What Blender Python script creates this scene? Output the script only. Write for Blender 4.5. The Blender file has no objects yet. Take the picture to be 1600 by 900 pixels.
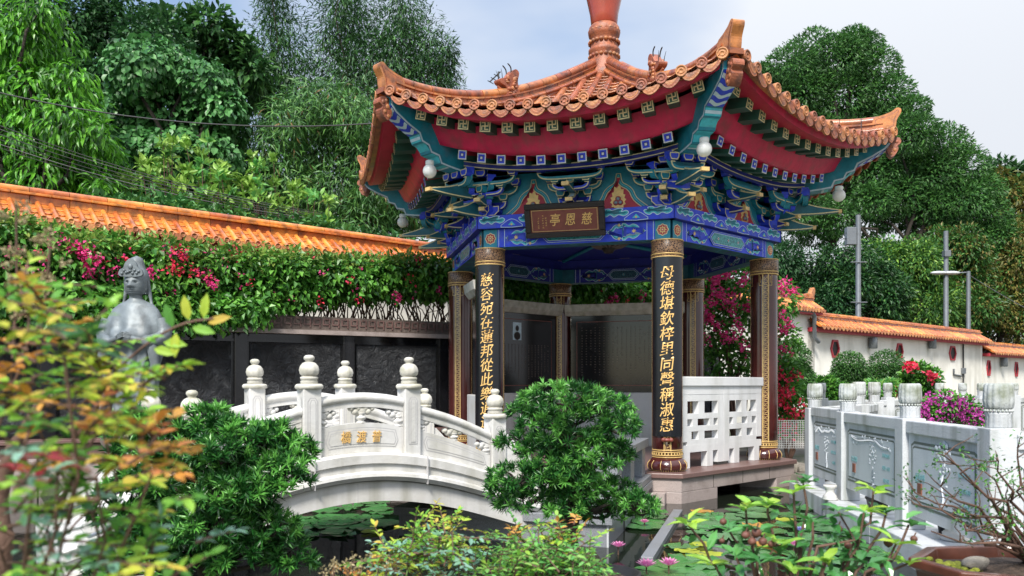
import bpy, math, random
import numpy as np
from mathutils import Vector, Matrix
R = math.radians
rng = np.random.default_rng(7)
random.seed(7)
C = bpy.context.scene.collection
SC = bpy.context.scene
EYE = 1.45
F = 1290.0

# ------------------------------------------------------------------ camera, sky, sun, exposure
cam = bpy.data.objects.new('camera', bpy.data.cameras.new('camera'))
C.objects.link(cam)
cam.location = (0, 0, EYE)
cam.rotation_euler = (R(90), 0, 0)
cam.data.sensor_width = 36
cam.data.lens = F / 1600 * 36
cam.data.shift_y = 150 / 1600
cam.data.clip_start = 0.05
cam.data.clip_end = 2000
cam.data.dof.use_dof = True
cam.data.dof.focus_distance = 9.0
cam.data.dof.aperture_fstop = 3.4
SC.camera = cam

SUN_EL, SUN_AZ = 47, -16      # azimuth measured from behind the camera, negative is left
W = bpy.data.worlds.new('World'); SC.world = W; W.use_nodes = True
nt = W.node_tree; nt.nodes.clear()
def nd(tree, t, **kw):
    n = tree.nodes.new(t)
    for k, v in kw.items(): setattr(n, k, v)
    return n
bg = nd(nt, 'ShaderNodeBackground'); wo = nd(nt, 'ShaderNodeOutputWorld')
sky = nd(nt, 'ShaderNodeTexSky', sky_type='NISHITA', sun_disc=False)
sd = Vector((math.sin(R(SUN_AZ)) * math.cos(R(SUN_EL)), -math.cos(R(SUN_AZ)) * math.cos(R(SUN_EL)), math.sin(R(SUN_EL))))
sky.sun_elevation = R(SUN_EL)
sky.sun_rotation = math.atan2(sd.x, sd.y)
sky.air_density = 1.1; sky.dust_density = 0.5; sky.ozone_density = 2.0
tc = nd(nt, 'ShaderNodeTexCoord'); mp = nd(nt, 'ShaderNodeMapping'); mp.inputs['Scale'].default_value = (1.0, 1.0, 2.6)
ns = nd(nt, 'ShaderNodeTexNoise'); ns.inputs['Scale'].default_value = 1.5; ns.inputs['Detail'].default_value = 5
ns.inputs['Roughness'].default_value = 0.5
sx = nd(nt, 'ShaderNodeSeparateXYZ'); ad = nd(nt, 'ShaderNodeMath', operation='MULTIPLY_ADD')
ad.inputs[1].default_value = 0.33
rp = nd(nt, 'ShaderNodeValToRGB'); rp.color_ramp.elements[0].position = 0.36; rp.color_ramp.elements[1].position = 0.66
rp.color_ramp.elements[0].color = (0.05, 0.05, 0.05, 1); rp.color_ramp.elements[1].color = (0.97, 0.97, 0.97, 1)
mx = nd(nt, 'ShaderNodeMix', data_type='RGBA')
mx.inputs['B'].default_value = (4.75, 4.95, 5.3, 1)
L_ = nt.links.new
L_(tc.outputs['Generated'], mp.inputs[0]); L_(mp.outputs[0], ns.inputs['Vector'])
L_(tc.outputs['Generated'], sx.inputs[0]); L_(sx.outputs['X'], ad.inputs[0]); L_(ns.outputs['Fac'], ad.inputs[2])
L_(ad.outputs[0], rp.inputs[0]); L_(rp.outputs[0], mx.inputs['Factor']); L_(sky.outputs[0], mx.inputs['A'])
pw = nd(nt, 'ShaderNodeMath', operation='POWER'); pw.inputs[1].default_value = 3.0; pw.use_clamp = True
mu = nd(nt, 'ShaderNodeMath', operation='MULTIPLY_ADD'); mu.inputs[1].default_value = 2.2; mu.inputs[2].default_value = 1.0
vm = nd(nt, 'ShaderNodeVectorMath', operation='SCALE')          # an overcast sky is brightest overhead
L_(sx.outputs['Z'], pw.inputs[0]); L_(pw.outputs[0], mu.inputs[0]); L_(mx.outputs['Result'], vm.inputs[0]); L_(mu.outputs[0], vm.inputs['Scale'])
L_(vm.outputs[0], bg.inputs[0]); L_(bg.outputs[0], wo.inputs[0])
bg.inputs[1].default_value = 0.085

sl = bpy.data.lights.new('sun', 'SUN'); so = bpy.data.objects.new('sun', sl); C.objects.link(so)
sl.energy = 3.0; sl.angle = R(12); sl.color = (1.0, 0.95, 0.87)
so.rotation_euler = sd.to_track_quat('Z', 'Y').to_euler(); so.location = (0, 0, 30)
SC.view_settings.view_transform = 'Standard'; SC.view_settings.look = 'None'
SC.view_settings.exposure = 1.0; SC.view_settings.gamma = 1
SC.view_settings.use_curve_mapping = False
SC.cycles.max_bounces = 6; SC.cycles.diffuse_bounces = 3; SC.cycles.glossy_bounces = 3
SC.cycles.transmission_bounces = 4; SC.cycles.transparent_max_bounces = 4
SC.cycles.use_denoising = True

# ------------------------------------------------------------------ helpers
def P(px, py, Y): return Vector(((px - 800) / F * Y, Y, EYE - (py - 600) / F * Y))
def Yz(py, z): return F * (EYE - z) / (py - 600)
def lerp(a, b, t): return a + (b - a) * t
ORG = {}
def tag(o, label=None, cat=None, group=None, kind=None):
    if label: o['label'] = label
    if cat: o['category'] = cat
    if group: o['group'] = group
    if kind: o['kind'] = kind
    return o
def empty(name, loc, label, cat, group=None):
    o = bpy.data.objects.new(name, None); C.objects.link(o)
    o.location = loc; o.empty_display_size = 0.1
    ORG[o] = Vector(loc)
    return tag(o, label, cat, group)
def org(o): return ORG.get(o, Vector((0, 0, 0)))
def link(name, me, parent=None, origin=None):
    o = bpy.data.objects.new(name, me); C.objects.link(o)
    if parent is not None:
        o.parent = parent; ORG[o] = org(parent)
    elif origin is not None:
        o.location = origin; ORG[o] = Vector(origin)
    return o
def np_mesh(name, V, faces_flat, counts, mats, mi=None, smooth=False):
    V = np.asarray(V, dtype=np.float32).reshape(-1, 3)
    me = bpy.data.meshes.new(name)
    me.vertices.add(len(V)); me.vertices.foreach_set('co', V.ravel())
    ff = np.asarray(faces_flat, dtype=np.int32).ravel(); counts = np.asarray(counts, dtype=np.int32)
    me.loops.add(len(ff)); me.loops.foreach_set('vertex_index', ff)
    me.polygons.add(len(counts))
    st = np.zeros(len(counts), dtype=np.int32); st[1:] = np.cumsum(counts)[:-1]
    me.polygons.foreach_set('loop_start', st)
    try: me.polygons.foreach_set('loop_total', counts)
    except Exception: pass
    for m in mats: me.materials.append(m)
    if mi is not None: me.polygons.foreach_set('material_index', np.asarray(mi, dtype=np.int32))
    me.polygons.foreach_set('use_smooth', np.full(len(counts), smooth, dtype=bool) if np.isscalar(smooth) else np.asarray(smooth, dtype=bool))
    me.update(calc_edges=True)
    return me

def inset(poly, d):
    n = len(poly)
    A = sum(poly[i][0] * poly[(i + 1) % n][1] - poly[(i + 1) % n][0] * poly[i][1] for i in range(n))
    s = 1 if A > 0 else -1
    out = []
    for i in range(n):
        p0, p1, p2 = poly[i - 1], poly[i], poly[(i + 1) % n]
        e1 = (p1[0] - p0[0], p1[1] - p0[1]); e2 = (p2[0] - p1[0], p2[1] - p1[1])
        l1 = math.hypot(*e1) or 1e-9; l2 = math.hypot(*e2) or 1e-9
        n1 = (-e1[1] / l1 * s, e1[0] / l1 * s); n2 = (-e2[1] / l2 * s, e2[0] / l2 * s)
        k = max(0.35, 1 + n1[0] * n2[0] + n1[1] * n2[1])
        out.append((p1[0] + (n1[0] + n2[0]) / k * d, p1[1] + (n1[1] + n2[1]) / k * d))
    return out
def smooth_poly(pts, k=4):
    out = []; n = len(pts)
    for i in range(n):
        p0, p1, p2, p3 = pts[i - 1], pts[i], pts[(i + 1) % n], pts[(i + 2) % n]
        for j in range(k):
            t = j / k
            out.append(tuple(0.5 * (2 * p1[a] + (p2[a] - p0[a]) * t + (2 * p0[a] - 5 * p1[a] + 4 * p2[a] - p3[a]) * t * t + (3 * p1[a] - p0[a] - 3 * p2[a] + p3[a]) * t ** 3) for a in (0, 1)))
    return out
def smooth_path(pts, k=4):
    out = []; n = len(pts)
    for i in range(n - 1):
        p0 = pts[max(i - 1, 0)]; p1 = pts[i]; p2 = pts[i + 1]; p3 = pts[min(i + 2, n - 1)]
        for j in range(k):
            t = j / k
            out.append(tuple(0.5 * (2 * p1[a] + (p2[a] - p0[a]) * t + (2 * p0[a] - 5 * p1[a] + 4 * p2[a] - p3[a]) * t * t + (3 * p1[a] - p0[a] - 3 * p2[a] + p3[a]) * t ** 3) for a in range(len(p1))))
    out.append(tuple(pts[-1]))
    return out
PL = {'xz': lambda a, b, d: (a, d, b), 'yz': lambda a, b, d: (d, a, b), 'xy': lambda a, b, d: (a, b, d)}

class MB:
    def __init__(s): s.v = []; s.f = []; s.m = []; s.sm = []; s.mats = []; s.X = None
    def mi(s, m):
        if m not in s.mats: s.mats.append(m)
        return s.mats.index(m)
    def add(s, vs, fs, m, smooth=False):
        b = len(s.v); k = s.mi(m)
        if s.X is not None: vs = [tuple(s.X @ Vector(p)) for p in vs]
        s.v += [tuple(p) for p in vs]
        for f in fs: s.f.append([i + b for i in f]); s.m.append(k); s.sm.append(smooth)
    def box(s, x0, x1, y0, y1, z0, z1, m):
        s.add([(x0, y0, z0), (x1, y0, z0), (x1, y1, z0), (x0, y1, z0), (x0, y0, z1), (x1, y0, z1), (x1, y1, z1), (x0, y1, z1)],
              [(0, 3, 2, 1), (4, 5, 6, 7), (0, 1, 5, 4), (1, 2, 6, 5), (2, 3, 7, 6), (3, 0, 4, 7)], m)
    def prism(s, poly, plane, d0, d1, m, caps=True):
        n = len(poly); f = PL[plane]
        A = sum(poly[i][0] * poly[(i + 1) % n][1] - poly[(i + 1) % n][0] * poly[i][1] for i in range(n))
        if (A > 0) == (plane == 'xz'): poly = poly[::-1]
        # poly is now oriented so that cap at low d looks to -d
        if d0 > d1: d0, d1 = d1, d0
        vs = [f(a, b, d0) for a, b in poly] + [f(a, b, d1) for a, b in poly]
        fs = [(i, i + n, (i + 1) % n + n, (i + 1) % n) for i in range(n)]
        fs = [tuple(reversed(q)) for q in fs]
        if caps: fs += [list(range(n))[::-1], [i + n for i in range(n)]]
        s.add(vs, fs, m)
    def poly(s, poly, plane, d, m):
        f = PL[plane]; s.add([f(a, b, d) for a, b in poly], [list(range(len(poly)))], m)
    def nest(s, poly, plane, d, sgn, layers, step=0.0022):
        for m, ins in layers:
            s.poly(inset(poly, ins) if ins else poly, plane, d, m); d += sgn * step
        return d
    def pn(s, poly, plane, d0, d1, side, edge, fill, w=0.012):
        """prism with an outlined, painted face on both ends"""
        s.prism(poly, plane, d0, d1, side)
        lo, hi = min(d0, d1), max(d0, d1)
        for d, sg in ((lo, -1), (hi, 1)):
            s.nest(poly, plane, d + sg * 0.0015, sg, [(edge, 0), (fill, w)])
    def tube(s, pts, rad, m, seg=8, caps=True, smooth=True, up=None):
        pts = [Vector(p) for p in pts]; n = len(pts)
        if not hasattr(rad, '__len__'): rad = [rad] * n
        vs = []; prev = None
        for i, p in enumerate(pts):
            d = (pts[min(i + 1, n - 1)] - pts[max(i - 1, 0)])
            d = d.normalized() if d.length > 1e-9 else Vector((0, 0, 1))
            if prev is None:
                a = d.orthogonal().normalized() if up is None else (Vector(up) - d * d.dot(Vector(up))).normalized()
            else:
                a = prev - d * prev.dot(d); a = a.normalized() if a.length > 1e-6 else d.orthogonal().normalized()
            prev = a; b = d.cross(a)
            for j in range(seg):
                t = 2 * math.pi * j / seg
                vs.append(p + (a * math.cos(t) + b * math.sin(t)) * rad[i])
        fs = [(i * seg + j, i * seg + (j + 1) % seg, (i + 1) * seg + (j + 1) % seg, (i + 1) * seg + j) for i in range(n - 1) for j in range(seg)]
        s.add(vs, fs, m, smooth)
        if caps: s.add([vs[j] for j in range(seg)], [list(range(seg))[::-1]], m); s.add([vs[(n - 1) * seg + j] for j in range(seg)], [list(range(seg))], m)
    def lathe(s, prof, c, m, seg=20, rib=None, smooth=True, axis='z'):
        vs = []
        for r, z in prof:
            for j in range(seg):
                t = 2 * math.pi * j / seg
                rr = r * (1 + (rib[0] * abs(math.cos(rib[1] * t / 2)) - rib[0] if rib else 0))
                if axis == 'z': vs.append((c[0] + rr * math.cos(t), c[1] + rr * math.sin(t), c[2] + z))
                else: vs.append((c[0] + rr * math.cos(t), c[1] - z, c[2] + rr * math.sin(t)))   # axis -y
        n = len(prof)
        fs = [(i * seg + j, i * seg + (j + 1) % seg, (i + 1) * seg + (j + 1) % seg, (i + 1) * seg + j) for i in range(n - 1) for j in range(seg)]
        if prof[0][0] > 1e-5: fs.append(list(range(seg))[::-1])
        if prof[-1][0] > 1e-5: fs.append([(n - 1) * seg + j for j in range(seg)])
        s.add(vs, fs, m, smooth)
    def ball(s, c, r, m, seg=12, rings=8):
        r = r if hasattr(r, '__len__') else (r, r, r)
        vs = []; 
        for i in range(rings + 1):
            a = math.pi * i / rings
            for j in range(seg):
                t = 2 * math.pi * j / seg
                vs.append((c[0] + r[0] * math.sin(a) * math.cos(t), c[1] + r[1] * math.sin(a) * math.sin(t), c[2] - r[2] * math.cos(a)))
        fs = [(i * seg + j, i * seg + (j + 1) % seg, (i + 1) * seg + (j + 1) % seg, (i + 1) * seg + j) for i in range(rings) for j in range(seg)]
        s.add(vs, fs, m, True)
    def grid(s, rows, m, smooth=True, close=False):
        n = len(rows); k = len(rows[0])
        vs = [p for r in rows for p in r]
        fs = [(i * k + j, i * k + j + 1, (i + 1) * k + j + 1, (i + 1) * k + j) for i in range(n - 1) for j in range(k - 1)]
        s.add(vs, fs, m, smooth)
    def mesh(s, name, off=(0, 0, 0)):
        V = np.array(s.v, dtype=np.float64) - np.array(off)
        return np_mesh(name, V, np.concatenate([np.array(f) for f in s.f]), [len(f) for f in s.f], s.mats, s.m, s.sm)
    def build(s, name, parent=None, bevel=0, local=False):
        """world-coordinate verts; PARENT: thing or part. Top-level: origin at the base of the mesh"""
        if parent is not None:
            o = link(name, s.mesh(name, (0, 0, 0) if local else org(parent)), parent)
        else:
            V = np.array(s.v); og = ((V[:, 0].min() + V[:, 0].max()) / 2, (V[:, 1].min() + V[:, 1].max()) / 2, V[:, 2].min())
            o = link(name, s.mesh(name, og), None, og)
        if bevel: add_bevel(o, bevel)
        return o
def add_bevel(o, w, seg=2):
    b = o.modifiers.new('bevel', 'BEVEL'); b.width = w; b.segments = seg; b.limit_method = 'ANGLE'; b.angle_limit = R(40)
def copy_tree(o, parent=None):
    c = o.copy(); C.objects.link(c)
    if parent is not None: c.parent = parent
    ORG[c] = org(o)
    for ch in list(o.children): copy_tree(ch, c)
    return c
def text_into(mb, s, size, m, place, shear=0.12, bold=0.0, ext=0.004, vertical=False, step=None, align='CENTER'):
    """lettering as flat raised geometry; PLACE maps local (x, y, depth) to a point"""
    rows = list(s) if vertical else [s]
    for k, ch in enumerate(rows):
        cu = bpy.data.curves.new('lettering', 'FONT'); cu.body = ch; cu.size = size; cu.align_x = align; cu.align_y = 'CENTER'
        cu.shear = shear; cu.offset = bold * size; cu.extrude = ext; cu.resolution_u = 3
        o = bpy.data.objects.new('lettering', cu); C.objects.link(o)
        dg = bpy.context.evaluated_depsgraph_get(); ev = o.evaluated_get(dg); me = ev.to_mesh()
        dy = -k * (step or size) if vertical else 0
        vs = [place(v.co.x, v.co.y + dy, v.co.z) for v in me.vertices]
        fs = [list(p.vertices) for p in me.polygons]
        if vs: mb.add(vs, fs, m)
        ev.to_mesh_clear(); bpy.data.objects.remove(o); bpy.data.curves.remove(cu)

# ------------------------------------------------------------------ materials
def pm(name, col, rough=0.55, var=0.15, scale=6.0, bump=0.1, bscale=50.0, metal=0.0, coat=0.0, stain=None, spec=0.5, streak=None, col2=None, island=0.0):
    m = bpy.data.materials.new(name); m.use_nodes = True; t = m.node_tree; p = t.nodes['Principled BSDF']
    p.inputs['Roughness'].default_value = rough; p.inputs['Metallic'].default_value = metal
    p.inputs['Coat Weight'].default_value = coat; p.inputs['Coat Roughness'].default_value = 0.12
    p.inputs['Specular IOR Level'].default_value = spec
    tc = nd(t, 'ShaderNodeTexCoord')
    n1 = nd(t, 'ShaderNodeTexNoise'); n1.inputs['Scale'].default_value = scale; n1.inputs['Detail'].default_value = 6; n1.inputs['Roughness'].default_value = 0.62
    t.links.new(tc.outputs['Object'], n1.inputs['Vector'])
    rr = nd(t, 'ShaderNodeValToRGB'); e = rr.color_ramp.elements
    c2 = col2 or col
    e[0].position = 0.3; e[1].position = 0.72
    e[0].color = tuple(max(0, c * (1 - var)) for c in col) + (1,); e[1].color = tuple(min(0.95, c * (1 + var)) for c in c2) + (1,)
    t.links.new(n1.outputs['Fac'], rr.inputs[0]); out = rr.outputs[0]
    for st, stretched in ((stain, False), (streak, True)):
        if not st: continue
        scol, ssc, lo, hi, amt = st
        n2 = nd(t, 'ShaderNodeTexNoise'); n2.inputs['Scale'].default_value = ssc; n2.inputs['Detail'].default_value = 5
        mpp = nd(t, 'ShaderNodeMapping')
        if stretched: mpp.inputs['Scale'].default_value = (1, 1, 0.12)
        mpp.inputs['Location'].default_value = (3.1, 1.7, 0.4)
        t.links.new(tc.outputs['Object'], mpp.inputs[0]); t.links.new(mpp.outputs[0], n2.inputs['Vector'])
        mr = nd(t, 'ShaderNodeMapRange'); mr.inputs[1].default_value = lo; mr.inputs[2].default_value = hi; mr.inputs[4].default_value = amt
        t.links.new(n2.outputs['Fac'], mr.inputs[0])
        mxx = nd(t, 'ShaderNodeMix', data_type='RGBA'); mxx.inputs['B'].default_value = tuple(scol) + (1,)
        t.links.new(mr.outputs[0], mxx.inputs['Factor']); t.links.new(out, mxx.inputs['A']); out = mxx.outputs['Result']
    if island:
        g = nd(t, 'ShaderNodeNewGeometry'); mr = nd(t, 'ShaderNodeMapRange'); mr.inputs[3].default_value = 1 - island; mr.inputs[4].default_value = 1 + island * .7
        t.links.new(g.outputs['Random Per Island'], mr.inputs[0]); hv = nd(t, 'ShaderNodeHueSaturation')
        mh = nd(t, 'ShaderNodeMapRange'); mh.inputs[3].default_value = .485; mh.inputs[4].default_value = .512; t.links.new(g.outputs['Random Per Island'], mh.inputs[0])
        t.links.new(mh.outputs[0], hv.inputs['Hue']); t.links.new(mr.outputs[0], hv.inputs['Value']); t.links.new(out, hv.inputs['Color']); out = hv.outputs[0]
    t.links.new(out, p.inputs['Base Color'])
    if bump:
        n3 = nd(t, 'ShaderNodeTexNoise'); n3.inputs['Scale'].default_value = bscale; n3.inputs['Detail'].default_value = 4
        t.links.new(tc.outputs['Object'], n3.inputs['Vector'])
        bp = nd(t, 'ShaderNodeBump'); bp.inputs['Strength'].default_value = bump; bp.inputs['Distance'].default_value = 0.02
        t.links.new(n3.outputs['Fac'], bp.inputs['Height']); t.links.new(bp.outputs[0], p.inputs['Normal'])
    return m
def leafmat(name, cols, rough=0.42, trans=0.3, spec=0.4):
    m = bpy.data.materials.new(name); m.use_nodes = True; t = m.node_tree; p = t.nodes['Principled BSDF']
    g = nd(t, 'ShaderNodeNewGeometry'); rr = nd(t, 'ShaderNodeValToRGB'); e = rr.color_ramp.elements
    k = len(cols)
    while len(e) < k: e.new(0.5)
    for i, c in enumerate(cols): e[i].position = i / (k - 1) if k > 1 else 0; e[i].color = tuple(c) + (1,)
    t.links.new(g.outputs['Random Per Island'], rr.inputs[0])
    tc = nd(t, 'ShaderNodeTexCoord'); n1 = nd(t, 'ShaderNodeTexNoise'); n1.inputs['Scale'].default_value = 0.9; n1.inputs['Detail'].default_value = 3
    t.links.new(tc.outputs['Object'], n1.inputs['Vector'])
    mr = nd(t, 'ShaderNodeMapRange'); mr.inputs[1].default_value = 0.3; mr.inputs[2].default_value = 0.7; mr.inputs[3].default_value = 0.72; mr.inputs[4].default_value = 1.25
    t.links.new(n1.outputs['Fac'], mr.inputs[0])
    hv = nd(t, 'ShaderNodeHueSaturation'); t.links.new(rr.outputs[0], hv.inputs['Color']); t.links.new(mr.outputs[0], hv.inputs['Value'])
    t.links.new(hv.outputs[0], p.inputs['Base Color'])
    p.inputs['Roughness'].default_value = rough; p.inputs['Specular IOR Level'].default_value = spec
    tr = nd(t, 'ShaderNodeBsdfTranslucent'); ms = nd(t, 'ShaderNodeMixShader'); ms.inputs[0].default_value = trans
    t.links.new(hv.outputs[0], tr.inputs['Color'])
    o = t.nodes['Material Output']
    t.links.new(p.outputs[0], ms.inputs[1]); t.links.new(tr.outputs[0], ms.inputs[2]); t.links.new(ms.outputs[0], o.inputs['Surface'])
    return m

GREEN_ST = ((0.16, 0.17, 0.09), 5.0, 0.5, 0.72, 0.6)
M = dict(
 marble=pm('white_marble', (0.60, 0.59, 0.57), 0.5, 0.09, 3, 0.12, 35, streak=((0.27, 0.26, 0.20), 5.0, 0.50, 0.76, 0.7), stain=((0.52, 0.49, 0.41), 2.2, 0.48, 0.7, 0.6)),
 marble_old=pm('weathered_marble', (0.52, 0.50, 0.44), 0.6, 0.2, 7, 0.2, 30, stain=((0.27, 0.26, 0.17), 9.0, 0.45, 0.7, 0.7)),
 marble_cut=pm('marble_groove', (0.42, 0.41, 0.41), 0.6, 0.1, 6),
 joint=pm('joint_dirt', (0.06, 0.055, 0.045), 0.8),
 gstone=pm('grey_carved_stone', (0.50, 0.515, 0.525), 0.6, 0.1, 3, 0.18, 60, streak=((0.15, 0.17, 0.13), 4.5, 0.5, 0.72, 0.75)),
 gstone_top=pm('lichen_stone', (0.42, 0.44, 0.43), 0.7, 0.15, 6, 0.3, 40, stain=((0.13, 0.15, 0.08), 7.0, 0.42, 0.66, 0.8)),
 ggroove=pm('grey_stone_groove', (0.14, 0.16, 0.13), 0.7, 0.2, 6),
 gpanel=pm('grey_stone_panel', (0.52, 0.55, 0.57), 0.6, 0.07, 2.5, 0.15, 70, streak=((0.22, 0.26, 0.25), 3.5, 0.55, 0.8, 0.5)),
 granite=pm('grey_granite', (0.20, 0.21, 0.225), 0.42, 0.5, 140, 0.08, 90, stain=((0.12, 0.12, 0.11), 3, 0.5, 0.75, 0.5)),
 pgranite=pm('pink_granite', (0.36, 0.30, 0.28), 0.45, 0.3, 110, 0.1, 60, stain=((0.15, 0.12, 0.1), 3.5, 0.48, 0.72, 0.6)),
 dgranite=pm('dark_pink_granite', (0.17, 0.10, 0.09), 0.35, 0.3, 110, 0.05),
 tile=pm('terracotta_glazed_tile', (0.39, 0.125, 0.042), 0.34, 0.25, 9, 0.15, 40, coat=0.18, stain=((0.10, 0.045, 0.03), 7, 0.46, 0.68, 0.8), col2=(0.42, 0.14, 0.046), island=.3),
 tile_rim=pm('tile_end_face', (0.39, 0.14, 0.055), 0.5, 0.25, 12, 0.35, 45, stain=((0.14, 0.07, 0.05), 10, 0.46, 0.68, 0.8), island=.25),
 wtile=pm('orange_wall_tile', (0.56, 0.17, 0.03), 0.27, 0.25, 7, 0.15, 40, coat=0.35, stain=((0.16, 0.06, 0.025), 6, 0.46, 0.68, 0.75), col2=(0.64, 0.215, 0.045), island=.3),
 wtile_rim=pm('orange_tile_end', (0.55, 0.23, 0.09), 0.45, 0.3, 11, 0.3, 40, island=.25),
 finred=pm('red_glaze', (0.32, 0.045, 0.02), 0.22, 0.15, 5, 0.05, 30, coat=0.6),
 red=pm('crimson_paint', (0.60, 0.014, 0.075), 0.45, 0.2, 4, 0.15, 25, streak=((0.28, 0.05, 0.06), 9, 0.5, 0.72, 0.7), stain=((0.55, 0.10, 0.12), 3, 0.55, 0.75, 0.4)),
 dred=pm('deep_red_paint', (0.48, 0.02, 0.045), 0.5, 0.15),
 wallred=pm('wall_red_paint', (0.40, 0.03, 0.045), 0.55, 0.15, 3),
 green=pm('rafter_green_paint', (0.025, 0.095, 0.065), 0.5, 0.2),
 teal=pm('teal_paint', (0.014, 0.24, 0.33), 0.5, 0.22, 9, 0.12, 40, stain=((0.16, 0.19, 0.24), 7, 0.52, 0.75, 0.45)),
 lteal=pm('light_teal_paint', (0.07, 0.52, 0.60), 0.5, 0.2, 14, 0.12, 40, stain=((0.16, 0.19, 0.24), 7, 0.52, 0.75, 0.45)),
 dteal=pm('dark_teal_paint', (0.013, 0.12, 0.16), 0.5, 0.25, 10),
 blue=pm('ultramarine_paint', (0.022, 0.06, 0.68), 0.5, 0.2, 9, 0.12, 40, stain=((0.16, 0.19, 0.24), 7, 0.52, 0.75, 0.45)),
 dblue=pm('dark_blue_paint', (0.018, 0.025, 0.27), 0.5, 0.25, 9),
 pale=pm('pale_blue_paint', (0.56, 0.70, 0.78), 0.5, 0.15, 12),
 white=pm('white_paint', (0.66, 0.66, 0.66), 0.5, 0.07, 5, 0.08, streak=((0.36, 0.36, 0.32), 5, 0.52, 0.78, 0.55)),
 gold=pm('gold_paint', (0.72, 0.49, 0.19), 0.42, 0.25, 12, 0.1, metal=0.15),
 goldm=pm('gilt_lettering', (0.80, 0.50, 0.17), 0.4, 0.2, 14, 0.1, metal=0.2),
 pgold=pm('pale_gold_paint', (0.78, 0.67, 0.36), 0.5, 0.15, 12),
 lacq=pm('maroon_lacquer', (0.065, 0.014, 0.012), 0.16, 0.3, 3, 0.02, 20, coat=0.5),
 black=pm('black_lacquer', (0.008, 0.0085, 0.011), 0.24, 0.3, 3, 0.02, coat=0.2),
 bstone=pm('black_polished_stone', (0.012, 0.012, 0.014), 0.12, 0.3, 5, 0.0, spec=0.5),
 fret=pm('brown_fret_stone', (0.13, 0.10, 0.085), 0.7, 0.3, 20, 0.3, 40),
 plaster=pm('cream_plaster', (0.80, 0.775, 0.71), 0.8, 0.06, 1.2, 0.15, 25, streak=((0.42, 0.40, 0.34), 1.6, 0.5, 0.72, 0.6), stain=((0.58, 0.56, 0.5), .6, .5, .6, .6)),
 board=pm('brown_board', (0.20, 0.05, 0.035), 0.4, 0.2, 10, 0.1),
 boardf=pm('dark_board_frame', (0.02, 0.012, 0.01), 0.5, 0.5, 60, 0.5, 80),
 bronze=pm('patinated_bronze', (0.155, 0.18, 0.19), 0.5, 0.25, 6, 0.15, 30, metal=0.15, stain=((0.07, 0.075, 0.075), 6, 0.48, 0.7, 0.7)),
 globe=pm('milk_glass', (0.86, 0.86, 0.82), 0.25, 0.03, 4, 0),
 metal=pm('galvanised_steel', (0.17, 0.185, 0.20), 0.45, 0.15, 8, 0.05, metal=0.4),
 wire=pm('black_cable', (0.03, 0.03, 0.03), 0.6),
 wirew=pm('white_wire', (0.6, 0.6, 0.58), 0.5),
 wireg=pm('grey_cable', (0.10, 0.10, 0.10), 0.6),
 bark=pm('dark_bark', (0.03, 0.023, 0.017), 0.9, 0.4, 14, 0.8, 25),
 twig=pm('brown_twig', (0.11, 0.06, 0.04), 0.8, 0.3, 14, 0.4, 40),
 soil=pm('dark_soil', (0.06, 0.04, 0.028), 0.95, 0.5, 30, 1.0, 40),
 rock=pm('grey_rock', (0.22, 0.20, 0.17), 0.85, 0.35, 7, 0.9, 14),
 potb=pm('brown_pot_glaze', (0.10, 0.032, 0.018), 0.28, 0.3, 8, 0.1, 20, coat=0.3),
 potk=pm('black_pot', (0.015, 0.015, 0.016), 0.5, 0.2),
 moss=pm('moss', (0.18, 0.20, 0.02), 0.95, 0.4, 30, 0.9, 60),
 teltext=pm('teal_lettering', (0.20, 0.42, 0.44), 0.6, 0.3, 20),
 seal=pm('brown_seal', (0.20, 0.075, 0.045), 0.6, 0.2, 15),
 pod=pm('seed_pod', (0.12, 0.045, 0.03), 0.6, 0.4, 25, 0.4, 50),
 pearl=pm('pearl_paint', (0.26, 0.32, 0.36), 0.35, 0.2, 20),
 window=pm('dark_opening', (0.015, 0.012, 0.012), 0.6),
 ground=pm('courtyard_ground', (0.16, 0.145, 0.12), 0.9, 0.3, 0.8, 0.5, 9, stain=((0.035, 0.05, 0.018), 0.25, 0.42, 0.56, 0.95)),
 paving=pm('paving_stone', (0.25, 0.235, 0.22), 0.8, 0.2, 2, 0.3, 20),
)
def gilt_pattern(name, base, gold, scale):
    m = pm(name, base, 0.35); t = m.node_tree; p = t.nodes['Principled BSDF']
    tc = nd(t, 'ShaderNodeTexCoord'); vo = nd(t, 'ShaderNodeTexVoronoi', feature='DISTANCE_TO_EDGE'); vo.inputs['Scale'].default_value = scale
    wv = nd(t, 'ShaderNodeTexNoise'); wv.inputs['Scale'].default_value = scale * 0.8
    mr = nd(t, 'ShaderNodeMapRange'); mr.inputs[1].default_value = 0.10; mr.inputs[2].default_value = 0.13; mr.inputs[3].default_value = 1; mr.inputs[4].default_value = 0
    mxx = nd(t, 'ShaderNodeMix', data_type='RGBA'); mxx.inputs['A'].default_value = base + (1,); mxx.inputs['B'].default_value = gold + (1,)
    t.links.new(tc.outputs['Object'], vo.inputs['Vector']); t.links.new(vo.outputs['Distance'], mr.inputs[0]); t.links.new(mr.outputs[0], mxx.inputs['Factor'])
    t.links.new(mxx.outputs['Result'], p.inputs['Base Color'])
    return m
M['collar'] = gilt_pattern('gilt_collar', (0.03, 0.012, 0.008), (0.30, 0.17, 0.085), 42)
M['scroll'] = gilt_pattern('teal_scrollwork', (0.02, 0.17, 0.20), (0.06, 0.36, 0.38), 24)
M['dscroll'] = gilt_pattern('dark_scrollwork', (0.012, 0.05, 0.09), (0.04, 0.13, 0.16), 30)

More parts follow.
